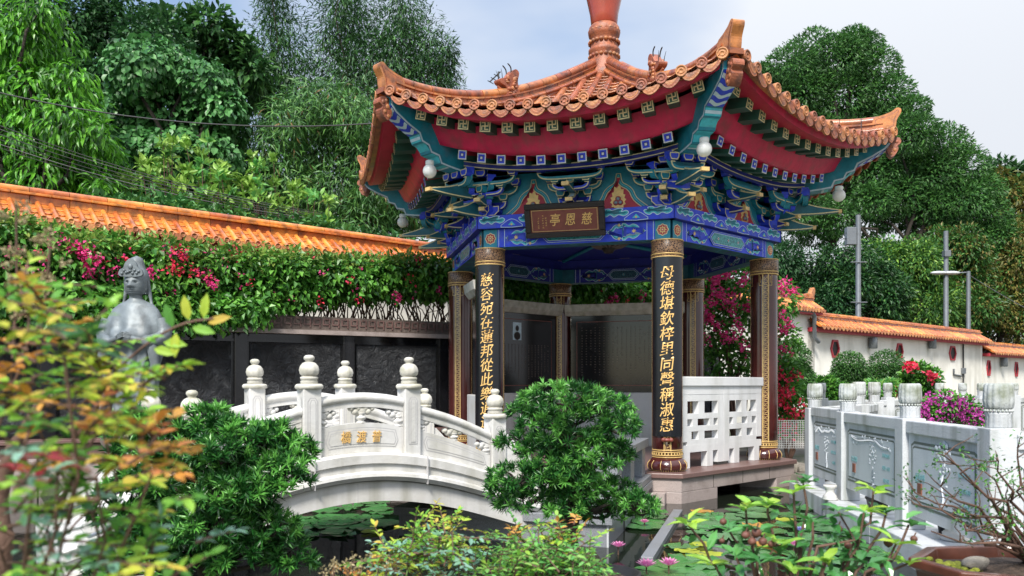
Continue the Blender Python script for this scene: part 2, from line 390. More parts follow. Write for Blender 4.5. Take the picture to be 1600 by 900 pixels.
# carved black relief: strong bump from distorted waves
def relief_mat():
    m = pm('carved_black_relief', (0.030, 0.033, 0.038), 0.33, 0.35, 3, 0, spec=0.5); t = m.node_tree; p = t.nodes['Principled BSDF']
    tc = nd(t, 'ShaderNodeTexCoord'); wv = nd(t, 'ShaderNodeTexNoise'); wv.inputs['Scale'].default_value = 4.5; wv.inputs['Detail'].default_value = 7
    wv.inputs['Distortion'].default_value = 2.2; wv.inputs['Roughness'].default_value = 0.65
    b = nd(t, 'ShaderNodeBump'); b.inputs['Strength'].default_value = 1.0; b.inputs['Distance'].default_value = 0.16
    t.links.new(tc.outputs['Object'], wv.inputs['Vector']); t.links.new(wv.outputs['Fac'], b.inputs['Height']); t.links.new(b.outputs[0], p.inputs['Normal'])
    return m
M['relief'] = relief_mat()
def water_mat():
    m = bpy.data.materials.new('pond_water'); m.use_nodes = True; t = m.node_tree; p = t.nodes['Principled BSDF']
    p.inputs['Base Color'].default_value = (0.010, 0.013, 0.009, 1); p.inputs['Roughness'].default_value = 0.04; p.inputs['IOR'].default_value = 1.33
    tc = nd(t, 'ShaderNodeTexCoord'); n = nd(t, 'ShaderNodeTexNoise'); n.inputs['Scale'].default_value = 2.2; n.inputs['Detail'].default_value = 3
    b = nd(t, 'ShaderNodeBump'); b.inputs['Strength'].default_value = 0.06; b.inputs['Distance'].default_value = 0.05
    t.links.new(tc.outputs['Object'], n.inputs['Vector']); t.links.new(n.outputs['Fac'], b.inputs['Height']); t.links.new(b.outputs[0], p.inputs['Normal'])
    return m
M['water'] = water_mat()

# ------------------------------------------------------------------ leaves
def unit(a): return a / np.maximum(np.linalg.norm(a, axis=1, keepdims=True), 1e-9)
def rnd_unit(n): return unit(rng.normal(size=(n, 3)))
def leaf_arrays(Pt, D, N, L, Wd, fold=0.2, bend=0.15, detail=0):
    D = unit(D); S = unit(np.cross(D, N)); N = np.cross(S, D)
    L = np.asarray(L).reshape(-1, 1) * np.ones((len(Pt), 1)); Wd = np.asarray(Wd).reshape(-1, 1) * np.ones((len(Pt), 1))
    if detail == 0:
        v = np.stack([Pt, Pt + D * L * .45 + S * Wd * .5 + N * Wd * fold, Pt + D * L - N * L * bend, Pt + D * L * .45 - S * Wd * .5 + N * Wd * fold], 1)
        f = np.arange(len(Pt))[:, None] * 4 + np.array([[0, 1, 2, 3]])
        return v.reshape(-1, 3), f.reshape(-1), np.full(len(Pt), 4)
    v = np.stack([Pt, Pt + D * L * .28 + S * Wd * .42 + N * Wd * fold, Pt + D * L * .68 + S * Wd * .40 + N * (Wd * fold - L * bend * .45), Pt + D * L - N * L * bend,
                  Pt + D * L * .68 - S * Wd * .40 + N * (Wd * fold - L * bend * .45), Pt + D * L * .28 - S * Wd * .42 + N * Wd * fold, Pt + D * L * .5 - N * L * bend * .2], 1)
    b = np.arange(len(Pt))[:, None] * 7
    f = np.concatenate([b + np.array([[0, 1, 6, 5]]) * 0 + np.array([[0, 6, 1, 1]]) * 0, ], 1) if False else None
    tri = np.array([[0, 1, 2, 6], [6, 2, 3, 4], [6, 4, 5, 0]])
    ff = (b[:, None, :] + tri[None, :, :]).reshape(-1)
    return v.reshape(-1, 3), ff, np.full(len(Pt) * 3, 4)
class LV:
    def __init__(s): s.v = []; s.f = []; s.c = []; s.m = []; s.mats = []; s.n = 0
    def add(s, arr, mat):
        v, f, c = arr
        if mat not in s.mats: s.mats.append(mat)
        s.v.append(v); s.f.append(f + s.n); s.c.append(c); s.m.append(np.full(len(c), s.mats.index(mat))); s.n += len(v)
    def build(s, name, parent=None):
        V = np.concatenate(s.v)
        if parent is None:
            og = ((V[:, 0].min() + V[:, 0].max()) / 2, (V[:, 1].min() + V[:, 1].max()) / 2, V[:, 2].min())
        else: og = org(parent)
        me = np_mesh(name, V - np.array(og), np.concatenate(s.f), np.concatenate(s.c), s.mats, np.concatenate(s.m), False)
        return link(name, me, parent, None if parent is not None else og)
UP = np.array([[0, 0, 1.0]])
def clump(lv, c, rad, n, L, Wd, mat, droop=0.3, shell=0.4, detail=0, upn=0.8, jit=0.6, fold=0.2, bend=0.15, zmin=-1.0, lumps=0.0, outn=0.5):
    d = rnd_unit(n); d = d[d[:, 2] > zmin]; n = len(d)
    r = rng.random(n) ** shell
    if lumps:
        k = rnd_unit(14); s = np.max(d @ k.T, axis=1); r = r * (1 - lumps + lumps * np.clip((s - .55) / .4, 0, 1))
    Pt = np.array(c) + d * np.array(rad) * r[:, None]
    D = d * 0.9 + rnd_unit(n) * jit - UP * droop
    N = UP * upn + d * outn + rnd_unit(n) * 0.45
    k = rng.uniform(.7, 1.25, n)
    lv.add(leaf_arrays(Pt, D, N, L * k, Wd * k, fold, bend, detail), mat)
# ------------------------------------------------------------------ ground, pond, hill
W0 = Vector((-8.1, 11.86)); WD = Vector((0.7527, 0.6584)); WN = Vector((0.6584, -0.7527))     # tiled boundary wall line
def wallpt(px): Y = 27942 / (2275 - px); return Vector(((px - 800) / F * Y, Y))
D0 = Vector((-7.02, 11.32)); DD = Vector((0.857, 0.515)); DN = Vector((0.515, -0.857))         # black relief wall line
def reliefpt(px): Y = 33388 / (2950 - px); return Vector(((px - 800) / F * Y, Y))
def in_pond(x, y):
    if y < 5.3 or x > 2.62 + .1 * y or x < -9.5: return False
    if (Vector((x, y)) - D0).dot(DN) < 1.0: return False
    if x > 2.9 and y > 12.4: return False
    return True
def ground_h(x, y):
    if y < 5.3: return 0.1
    if in_pond(x, y): return -0.6
    db = -(Vector((x, y)) - W0).dot(WN)
    h = 0.42 if x < 2.62 + .1 * y else 0.16
    if db > 0.8:
        h = 0.42 + min(9.0, (db - 0.8) * 0.30) + 0.25 * math.sin(x * .7) * math.sin(y * .6)
    return h
def axis(lo, hi, fine_lo, fine_hi, step, far):
    a = list(np.arange(fine_lo, fine_hi + 1e-6, step)); k = step; q = fine_lo
    while q > lo: k *= 1.35; q -= k; a.insert(0, q)
    k = step; q = fine_hi
    while q < hi: k *= 1.35; q += k; a.append(q)
    return a
gx = axis(-900, 900, -12, 14, 0.25, 0); gy = axis(-300, 900, 4.3, 30, 0.25, 0)
mb = MB(); mb.grid([[(x, y, ground_h(x, y)) for x in gx] for y in gy], M['ground'])
tag(mb.build('ground'), kind='structure')
mb = MB(); mb.add([(-10, 5.2, 0), (3.4, 5.2, 0), (4.2, 13.2, 0), (4.0, 18.0, 0), (-10, 10.5, 0)], [[0, 1, 2, 3, 4]], M['water'])
tag(mb.build('pond_water'), kind='structure')
# kerb stones round the far side of the pond
mb = MB()
a = D0 + DN * 1.0 - DD * 2.5
for i in range(12):
    p = a + DD * (i * 0.98); q = p + DD * 0.965
    mb.add([(v.x, v.y, z) for z in (-.5, .46) for v in (p, q, q - DN * .3, p - DN * .3)], [(0, 1, 5, 4), (1, 2, 6, 5), (2, 3, 7, 6), (3, 0, 4, 7), (4, 5, 6, 7)], M['pgranite'])
mb.box(3.1, 5.6, 12.35, 12.65, -.5, .2, M['pgranite'])
tag(mb.build('pond_kerb', bevel=.01), kind='structure')

# ------------------------------------------------------------------ tiled boundary wall
def wall_span(root, a, b, ztop, zbot, mats, ridge_w=.10, spacing=.185, roof_d=.42, rz=.30):
    """wall face, red fascia and tiled coping between plan points a and b; the coping falls toward the garden"""
    d = (b - a).normalized(); n = Vector((d.y, -d.x)); Ln = (b - a).length
    X = Matrix(((d.x, -n.x, 0, a.x), (d.y, -n.y, 0, a.y), (0, 0, 1, 0), (0, 0, 0, 1)))    # x along, -y toward garden
    w = MB(); w.X = X; w.box(0, Ln, -.02, .26, zbot, ztop - .62, M['plaster']); w.build('wall_face', root)
    w = MB(); w.X = X; w.box(-.04, Ln + .04, -.30, .5, ztop - .70, ztop - .56, M['wallred']); w.build('fascia', root, .008)
    t = MB(); t.X = X; tm, rim = mats
    ze, zr = ztop - .55, ztop - .24                 # eave and ridge-foot heights
    for sgn, yo in ((-1, 0.12), (1, 0.12)):
        ye, yr = yo + sgn * (roof_d + .06), yo + sgn * .08
        t.add([(-.05, ye, ze), (Ln + .05, ye, ze), (Ln + .05, yr, zr), (-.05, yr, zr)], [(0, 1, 2, 3)], tm)
    nrib = int(Ln / spacing)
    for i in range(nrib):
        x = (i + .5) * Ln / nrib
        for sgn in (-1, 1):
            ye, yr = .12 + sgn * (roof_d + .07), .12 + sgn * .06
            if sgn > 0 and i % 2: continue
            t.tube([(x, yr, zr + .02), (x, lerp(yr, ye, .5), lerp(zr, ze, .5) + .025), (x, ye, ze + .025)], [.044, .046, .05], tm, 8)
            if sgn < 0:
                t.lathe([(.0, .012), (.03, .012), (.034, .018), (.05, .018), (.052, 0)], (x, ye, ze + .025), rim, 10, axis='y')
                xm = x + spacing / 2
                pol = smooth_poly([(xm - .088, ze + .02), (xm + .088, ze + .02), (xm + .075, ze - .045), (xm, ze - .085), (xm - .075, ze - .045)], 3)
                t.prism(pol, 'xz', ye + .012, ye - .012, rim)
                for k in range(3):
                    yy = lerp(ye, yr, .12 + .28 * k); zz = lerp(ze, zr, .12 + .28 * k)
                    t.tube([(xm - .07, yy, zz + .018), (xm, yy - .012, zz - .002), (xm + .07, yy, zz + .018)], .014, tm, 5)
    t.build('roof_tiles', root)
    r = MB(); r.X = X
    nb = max(1, int(Ln / .55))
    for i in range(nb):
        x0, x1 = i * Ln / nb, (i + 1) * Ln / nb - .008
        r.box(x0, x1, .02, .22, zr - .01, zr + .11, tm)
        r.box(x0 - .26 if i else x0, x1 - .26 if i < nb - 1 else x1, -.03, .27, zr + .112, zr + .15, tm)
        r.tube([(x0, .12, zr + .19), (x1, .12, zr + .19)], .068, tm, 10)
    r.build('ridge', root, .006)
    return X
bw = empty('boundary_wall', (wallpt(300).x, wallpt(300).y, .4), 'long cream garden wall with orange glazed tile coping, running behind the pavilion', 'wall')
Xw = wall_span(bw, wallpt(-90), wallpt(1272), 4.45, .1, (M['wtile'], M['wtile_rim']))
e = MB(); e.X = Xw; Lw = (wallpt(1272) - wallpt(-90)).length
e.prism(smooth_poly([(Lw - .1, 4.2), (Lw + .06, 4.2), (Lw + .1, 4.4), (Lw + .16, 4.62), (Lw + .08, 4.72), (Lw - .02, 4.6), (Lw - .12, 4.5), (Lw - .3, 4.5), (Lw - .3, 4.42)], 3), 'xz', .04, .2, M['tile'])
e.build('end_scroll', bw, .01)
def hexwin(root, X, x, z, w, h):
    k = MB(); k.X = X
    pts = [(x - w * .5, z), (x - w * .28, z + h * .5), (x + w * .28, z + h * .5), (x + w * .5, z), (x + w * .28, z - h * .5), (x - w * .28, z - h * .5)]
    k.poly(pts, 'xz', -.024, M['window'])
    inn = inset(pts, .07)
    for i in range(6):
        a, b, c, d = pts[i], pts[(i + 1) % 6], inn[(i + 1) % 6], inn[i]
        k.prism([a, b, c, d], 'xz', -.07, -.022, M['wallred'])
    k.build('window', root)
def walllamp(root, X, x, z):
    k = MB(); k.X = X
    k.lathe([(.02, .42), (.13, .42), (.15, .36), (.15, .02), (.12, 0), (.0, 0)], (x, -.2, z), M['metal'], 12); k.box(x - .04, x + .04, -.2, 0, z + .36, z + .41, M['metal'])
    k.build('wall_lamp', root)
bw2 = empty('boundary_wall', (wallpt(1400).x, wallpt(1400).y, .2), 'lower cream wall span with hexagonal red windows, orange coping, right of the pavilion', 'wall')
X2 = wall_span(bw2, wallpt(1262), wallpt(1534), 3.9, .1, (M['wtile'], M['wtile_rim']), spacing=.26, roof_d=.5)
d2 = lambda px: (wallpt(px) - wallpt(1262)).length
zpx = lambda px, py: EYE - (py - 600) / F * wallpt(px).y
for px, py in ((1303, 545), (1404, 549), (1487, 552)): hexwin(bw2, X2, d2(px), zpx(px, py), .62 if px < 1450 else .75, .62)
for px in (1356, 1449): walllamp(bw2, X2, d2(px), zpx(px, 545))
k = MB(); k.X = X2; k.tube([(d2(1503), -.06, 3.2), (d2(1503), -.06, 1.5)], .03, M['wire'], 6); k.box(d2(1503) - .15, d2(1503) + .15, -.12, -.02, 1.9, 2.15, M['metal']); k.tube([(d2(1488), -.06, 2.1), (d2(1488), -.06, 1.85), (d2(1500), -.06, 1.8)], .04, M['metal'], 6); k.build('conduit', bw2)
bw3 = empty('boundary_wall', (wallpt(1580).x, wallpt(1580).y, .2), 'lowest stepped cream wall span with orange coping at far right', 'wall')
X3 = wall_span(bw3, wallpt(1536), wallpt(1690), 3.42, .1, (M['wtile'], M['wtile_rim']), spacing=.3, roof_d=.5)
d3 = lambda px: (wallpt(px) - wallpt(1536)).length
for px, py in ((1541.5, 575), (1585, 577)): hexwin(bw3, X3, d3(px) + .15, zpx(px, py), .5, .72)
walllamp(bw3, X3, d3(1562), zpx(1562, 573))
# grey rain pipe where the tall span ends
k = MB(); e1 = wallpt(1266) + WN * .2
k.tube([(e1.x - .9, e1.y - .9, 3.85), (e1.x - .25, e1.y - .3, 3.85), (e1.x - .1, e1.y - .15, 3.7), (e1.x - .1, e1.y - .15, 3.0), (e1.x + .1, e1.y, 2.85)], .07, M['metal'], 8)
tag(k.build('rain_pipe'), 'grey rain pipe bending down at the end of the taller wall', 'pipe')

# ------------------------------------------------------------------ black carved relief wall
rw = empty('relief_wall', (reliefpt(400).x, reliefpt(400).y, .42), 'low wall of black carved stone relief panels under the bougainvillea', 'wall')
a = reliefpt(-60); b = reliefpt(1120); Lr = (b - a).length
XR = Matrix(((DD.x, -DN.x, 0, a.x), (DD.y, -DN.y, 0, a.y), (0, 0, 1, 0), (0, 0, 0, 1)))
dr = lambda px: (reliefpt(px) - a).length
k = MB(); k.X = XR; k.box(0, Lr, 0.03, .45, .3, 2.42, M['bstone']); k.build('wall_core', rw)
k = MB(); k.X = XR; k.box(0, Lr, -.12, .55, 2.26, 2.33, M['pgranite']); k.box(0, Lr, -.02, .5, 2.335, 2.56, M['fret'])
for i in range(int(Lr / .16)):
    x = i * .16
    for q in ((.01, .13, .06, .08), (.01, .03, .08, .16), (.05, .13, .15, .17), (.11, .13, .02, .15)):
        k.box(x + q[0], x + q[1], -.035, -.018, 2.36 + q[2], 2.36 + q[3], M['dgranite'])
k.build('coping', rw)
k = MB(); k.X = XR; k.box(0, Lr, -.35, .2, .3, .62, M['dgranite']); k.box(0, Lr, -.42, .2, .625, .68, M['dgranite']); k.build('plinth', rw, .01)
cuts = [-60, 75, 215, 376, 544.5, 693, 820, 930, 1030, 1118]
for i in range(len(cuts) - 1):
    x0, x1 = dr(cuts[i]) + .14, dr(cuts[i + 1]) - .14
    k = MB(); k.X = XR; k.box(x0, x1, 0.005, .06, .76, 2.12, M['relief'])
    for q in ((x0 - .04, x1 + .04, 2.12, 2.16), (x0 - .04, x1 + .04, .72, .76)): k.box(q[0], q[1], -.012, .06, q[2], q[3], M['bstone'])
    k.build('relief_panel', rw)
for c in cuts:
    k = MB(); k.X = XR; x = dr(c); k.box(x - .10, x + .10, -.05, .06, .685, 2.255, M['bstone']); k.build('pilaster', rw, .01)

# ------------------------------------------------------------------ stone landing between bridge and pavilion
CX, CY = 1.413, 12.66
PHI = R(-16.7)
tx, nx = Vector((math.cos(PHI), math.sin(PHI))), Vector((math.sin(PHI), -math.cos(PHI)))      # along the front face, and outward
FL0 = Vector((CX, CY)) + nx * 2.42
XL = Matrix(((tx.x, -nx.x, 0, FL0.x), (tx.y, -nx.y, 0, FL0.y), (0, 0, 1, 0), (0, 0, 0, 1)))     # x along face, -y outward from the platform
k = MB(); k.X = XL
k.box(-1.02, 1.0, -2.86, -.02, -.6, .2, M['granite']); k.box(-1.06, 1.04, -2.9, -.02, .203, .28, M['granite'])
for q in (-2.0, -1.0): k.box(1.0, 1.012, q - .004, q + .004, -.5, .2, M['joint'])
k.box(.985, 1.004, -2.866, -2.84, -.5, .198, M['gstone'])
tag(k.build('landing_platform', bevel=.008), 'grey granite landing between the white bridge and the pavilion', 'landing')
k = MB(); k.X = XL
bench = empty('stone_bench', tuple(XL @ Vector((.85, -1.3, .28))), 'grey granite bench slab on stone blocks along the landing edge', 'bench')
k.box(.62, 1.0, -2.2, -.08, .70, .80, M['granite']); k.build('seat', bench, .008)
for y in (-.3, -1.2, -2.05):
    k = MB(); k.X = XL; k.box(.68, .97, y - .13, y + .13, .36, .698, M['granite']); k.build('leg', bench, .006)
k = MB(); k.X = XL; k.box(.6, 1.03, -2.25, -.06, .283, .357, M['granite']); k.build('base_slab', bench, .008)
k = MB(); k.X = XL
k.box(1.36, 1.46, -3.4, -.75, -.5, .05, M['granite'])
tag(k.build('water_kerb', bevel=.006), 'low grey stone kerb just above the water beside the landing', 'kerb')

# ------------------------------------------------------------------ white arched bridge
U = 6.37
B0 = Vector((-.2457, 1.0)) * U; BD = Vector((.1109, .08)) * U; LB = BD.length; bd = BD.normalized()
bn = Vector((bd.y, -bd.x))                      # toward the camera
BW = .198 * U
XB = Matrix(((bd.x, -bn.x, 0, B0.x), (bd.y, -bn.y, 0, B0.y), (0, 0, 1, 0), (0, 0, 0, 1)))         # x along, y across (0 = near rail line)
_pd = [0, .5, 1.0, 1.5, 2.0, 2.31, 2.8, 3.4]; _pz = [.911, .872, .765, .638, .505, .42, .31, .22]
_fit = np.polyfit(np.array(_pd + [-q for q in _pd]), np.array(_pz + _pz), 6)
zP = lambda s: float(np.polyval(_fit, s - .5))
bridge = empty('arched_bridge', (B0.x + BD.x * .5, B0.y + BD.y * .5, 0), 'white marble arched footbridge with carved railings over the lily pond', 'bridge')
def ribbon(mb, s0, s1, y0, y1, zlo, zhi, m, n=48):
    rows = []
    for i in range(n + 1):
        s = lerp(s0, s1, i / n); x = s * LB; z = zP(s)
        a, b = z + zlo, z + zhi
        rows.append([(x, y0, a), (x, y0, b), (x, y1, b), (x, y1, a), (x, y0, a)])
    mb.grid(rows, m, False)
    for r in (rows[0][:4], rows[-1][:4]): mb.add(r, [[0, 1, 2, 3]], m)
S0, S1 = -1.95, 2.95
k = MB(); k.X = XB
ribbon(k, S0, S1, -.055, BW + .055, -.395, -.235, M['marble'])
for s in (-.62, .44, 1.42, 2.3):
    x = s * LB; k.box(x - .0015, x + .0015, -.0565, -.05, zP(s) - .39, zP(s) - .24, M['marble_cut'])
k.build('arch_ring', bridge, .006)
k = MB(); k.X = XB
# moulded side stringers, near and far
for y, sg in ((0, -1), (BW, 1)):
    rows = []
    prof = [(.0, -.235), (.095, -.225), (.125, -.19), (.12, -.165), (.085, -.15), (.085, -.092), (.105, -.086), (.105, -.02), (.09, 0), (-.14, 0), (-.14, -.235)]
    for i in range(60):
        s = lerp(S0, S1, i / 59); rows.append([(s * LB, y + sg * p, zP(s) + q) for p, q in prof])
    k.grid(rows, M['marble'], False)
    k.add(rows[0], [list(range(len(prof)))], M['marble']); k.add(rows[-1], [list(range(len(prof)))], M['marble'])
    for s in (-1.55, -.55, .0, 1.13, 2.0, 2.6):
        k.box(s * LB - .0015, s * LB + .0015, y + sg * .087, y + sg * .1262, zP(s) - .232, zP(s) - .003, M['marble_cut'])
k.build('stringer', bridge)
k = MB(); k.X = XB; ribbon(k, S0, S1, .14, BW - .14, -.2, -.03, M['marble']); k.build('deck', bridge)
def finial(mb, c, m, s=1.0):
    mb.lathe([(.062 * s, 0), (.068 * s, .012), (.06 * s, .03), (.068 * s, .034), (.068 * s, .05), (.056 * s, .056)], c, m, 20)
    mb.lathe([(.052 * s, .054), (.074 * s, .075), (.08 * s, .105), (.072 * s, .135), (.052 * s, .158), (.03 * s, .168)], c, m, 32, rib=(.07, 8))
    mb.lathe([(.03 * s, .165), (.026 * s, .172), (.034 * s, .18), (.042 * s, .193), (.040 * s, .207), (.026 * s, .219), (0, .222)], c, m, 16)
def bpost(s, y, near):
    x = s * LB; zb = zP(s) ; hw = .0725
    zt = (1.445 if abs(s - .5) < 1 else 1.178)
    k = MB(); k.X = XB
    k.box(x - hw, x + hw, y - hw, y + hw, zb - .09, zt - .03, M['marble'])
    k.lathe([(hw * 1.40, 0), (hw * 1.5, .012), (hw * 1.5, .028), (hw * 1.3, .04), (hw * .9, .043)], (x, y, zt - .035), M['marble_old'], 24)
    for sg in (-1, 1):
        for wv, col, e in ((.043, M['marble_cut'], .0015), (.036, M['marble'], .003), (.026, M['marble_cut'], .0045), (.021, M['marble'], .006)):
            h0, h1 = zb + .08 + (.043 - wv), zt - .1 - (.043 - wv)
            pol = [(x - wv, h0), (x + wv, h0), (x + wv, h1 - .03), (x + wv * .5, h1), (x - wv * .5, h1), (x - wv, h1 - .03)]
            k.poly(pol, 'xz', y + sg * (hw + e), col)
        for wv, col, e in ((.043, M['marble_cut'], .0015), (.036, M['marble'], .003)):
            h0, h1 = zb + .08, zt - .1
            pol = [(y - wv, h0), (y + wv, h0), (y + wv, h1 - .03), (y + wv * .5, h1), (y - wv * .5, h1), (y - wv, h1 - .03)]
            k.poly(pol, 'yz', x + sg * (hw + e), col)
    p = k.build('post', bridge, .006)
    f = MB(); f.X = XB; finial(f, (x, y, zt + .008), M['marble_old'], 1.0); f.build('finial', p)
for s in (-1, 0, 1, 2):
    bpost(s, 0, True); bpost(s, BW, False)
def vase(mb, c, h, m, s=1.0):
    mb.lathe([(.040 * s, 0), (.042 * s, .008), (.024 * s, h * .18), (.028 * s, h * .3), (.046 * s, h * .5), (.042 * s, h * .62), (.024 * s, h * .75), (.034 * s, h * .9), (.04 * s, h)], c, m, 14)
def brail(s0, s1, y, text=None):
    x0, x1 = s0 * LB + .074, s1 * LB - .074
    mid = abs((s0 + s1) / 2 - .5) < .1
    n = 14
    def rz(x): return zP(x / LB)
    if mid: rail = lambda x: 1.30 + .04 * (1 - ((x - (x0 + x1) / 2) / ((x1 - x0) / 2)) ** 2)
    else:
        za = 1.29 if abs(s0 - .5) < 1 else .985; zb2 = 1.29 if abs(s1 - .5) < 1 else .985
        if s0 < 0: za, zb2 = .99, 1.235
        else: za, zb2 = 1.235, .99
        rail = lambda x: lerp(za, zb2, (x - x0) / (x1 - x0)) + .035 * math.sin(math.pi * (x - x0) / (x1 - x0)) * .6
    k = MB(); k.X = XB
    xs = [lerp(x0, x1, i / n) for i in range(n + 1)]
    rows = []
    for x in xs:
        z = rail(x); rows.append([(x, y + .055 * math.cos(t), z + .042 * math.sin(t)) for t in np.linspace(0, 2 * math.pi, 13)])
    k.grid(rows, M['marble'], True)
    k.grid([[(x, y - .032, rail(x) - .075), (x, y - .032, rail(x) - .03), (x, y + .032, rail(x) - .03), (x, y + .032, rail(x) - .075), (x, y - .032, rail(x) - .075)] for x in xs], M['marble'], False)
    k.build('handrail', bridge)
    pt = (lambda x: rz(x) + .215 + (.02 * (1 - ((x - (x0 + x1) / 2) / ((x1 - x0) / 2)) ** 2) if mid else 0)) if mid else (lambda x: min(rz(x) + .215, rail(x) - .17))
    k = MB(); k.X = XB
    top = [(x, pt(x)) for x in xs]; bot = [(x, rz(x) + .001) for x in xs]
    out = bot + top[::-1]
    k.prism(out, 'xz', y - .036, y + .036, M['marble'])
    cx = [lerp(x0 + .07, x1 - .07, i / 10) for i in range(11)]
    ip = [(x, rz(x) + .045) for x in cx] + [(x1 - .045, (rz(x1) + pt(x1)) / 2)] + [(x, pt(x) - .035) for x in cx[::-1]] + [(x0 + .045, (rz(x0) + pt(x0)) / 2)]
    for sg in (-1, 1):
        d = y + sg * .0375
        k.nest(ip, 'xz', d, sg, [(M['marble_cut'], 0), (M['marble'], .006), (M['marble_cut'], .020), (M['marble'], .025)], .0015)
    if text:
        xm = (x0 + x1) / 2
        for ch, dx in zip(text, (-.19, 0, .19)):
            text_into(k, ch, .088, M['goldm'], lambda a, b, d, dx=dx: (xm - .02 + dx * .7 + a, y - .0475 - d, (rz(xm) + pt(xm)) / 2 + b * 1.15), .1)
    k.build('railing_panel', bridge, .003)
    for fr, half in ((.0, 1), (.5, 0), (1, -1)):
        k = MB(); k.X = XB
        x = lerp(x0, x1, fr) + half * .03
        zb, zt = pt(x) - .003, rail(x) - .07
        hh = (zt - zb)
        vase(k, (x, y, zb), hh * .62, M['marble'], .95)
        for dx, dz, r in ((-.055, .70, .034), (.055, .70, .034), (0, .74, .05), (-.09, .88, .026), (.09, .88, .026), (-.03, .9, .035), (.03, .9, .035)):
            if half and dx * half < -.04: continue
            k.ball((x + dx, y, zb + hh * dz), (r, .030, r * .9), M['marble_old'] if fr == .5 else M['marble'], 10, 6)
        if half: k.box(x - half * .03, x - half * .005, y - .028, y + .028, zb, zt, M['marble'])
        k.build('carved_support', bridge)
for y in (0, BW):
    brail(0, 1, y, '橋渡普' if y == 0 else None)
    brail(-1, 0, y); brail(1, 2, y)
    for s, sg in ((-1, -1), (2, 1)):      # low scrolled end pieces beyond the last posts
        k = MB(); k.X = XB; x = s * LB + sg * .073
        ze = lambda q: zP(s + sg * q / LB)
        pol = smooth_poly([(x, ze(0) + .02), (x + sg * .45, ze(.45) + .01), (x + sg * .62, ze(.62) + .02), (x + sg * .60, ze(.6) + .13), (x + sg * .5, ze(.5) + .16), (x + sg * .4, ze(.4) + .13), (x + sg * .28, ze(.28) + .2), (x + sg * .15, ze(.15) + .3), (x, zP(s) + .36)], 3)
        k.prism(pol, 'xz', y - .05, y + .05, M['marble']); k.build('drum_end', bridge, .01)

# ------------------------------------------------------------------ grey carved balustrades on the right
def gpost(root, x, y, zb, zt, w, rot, top=True, hide=False):
    k = MB(); k.X = Matrix.Translation((x, y, 0)) @ Matrix.Rotation(rot, 4, 'Z')
    h = w / 2; zc = zt - w * 1.55
    k.box(-h, h, -h, h, zb, zc, M['gstone'])
    p = k.build('post', root, .008)
    f = MB(); f.X = k.X
    r = w * .43
    f.lathe([(r * .92, 0), (r * .98, w * .05), (r * .94, w * .42), (r * 1.02, w * .5), (r * 1.02, w * .54)], (0, 0, zc), M['gstone'], 84, rib=(.05, 14))
    for i in range(22):
        t = 2 * math.pi * i / 22; f.ball((math.cos(t) * r * 1.0, math.sin(t) * r * 1.0, zc + w * .60), w * .055, M['gstone_top'], 6, 4)
    f.lathe([(r * .9, w * .64), (r * 1.08, w * .72), (r * 1.14, w * .95), (r * 1.1, w * 1.3), (r * 1.05, w * 1.48), (r * .9, w * 1.55), (0, w * 1.55)], (0, 0, zc), M['gstone_top'], 84, rib=(.075, 14))
    f.build('lotus_cap', p)
    return p
def relief_flower(k, cx, cz, s, y, m, seed):
    r = random.Random(seed)
    for i in range(26):
        a = r.uniform(0, 6.28); q = r.random() ** .6 * s * .36
        k.ball((cx + math.cos(a) * q, y, cz + s * .25 + math.sin(a) * q * 1.0), (r.uniform(.016, .034) * s * 2.0, .008, r.uniform(.016, .03) * s * 2.0), m, 8, 5)
    pth = [(cx + .02 * s, y, cz - .05 * s), (cx - .03 * s, y, cz - .25 * s), (cx + .05 * s, y, cz - .45 * s), (cx + .0, y, cz - .6 * s)]
    k.tube(smooth_path(pth, 4), .03 * s, m, 6)
    for i in range(9):
        t = r.random(); k.ball((cx + r.uniform(-.18, .18) * s, y, cz - .1 * s - t * .5 * s), (.06 * s, .008, .025 * s), m, 8, 5)
def cloud_relief(k, x0, x1, z, y, m, seed):
    r = random.Random(seed); pts = []
    for i in range(7):
        x = lerp(x0, x1, i / 6); pts.append((x, y, z + r.uniform(-.03, .03)))
        for j in range(4): k.ball((x + r.uniform(-.05, .05), y, z + r.uniform(-.045, .045)), (r.uniform(.015, .032), .008, r.uniform(.012, .025)), m, 8, 5)
    k.tube(smooth_path(pts, 4), .014, m, 6)
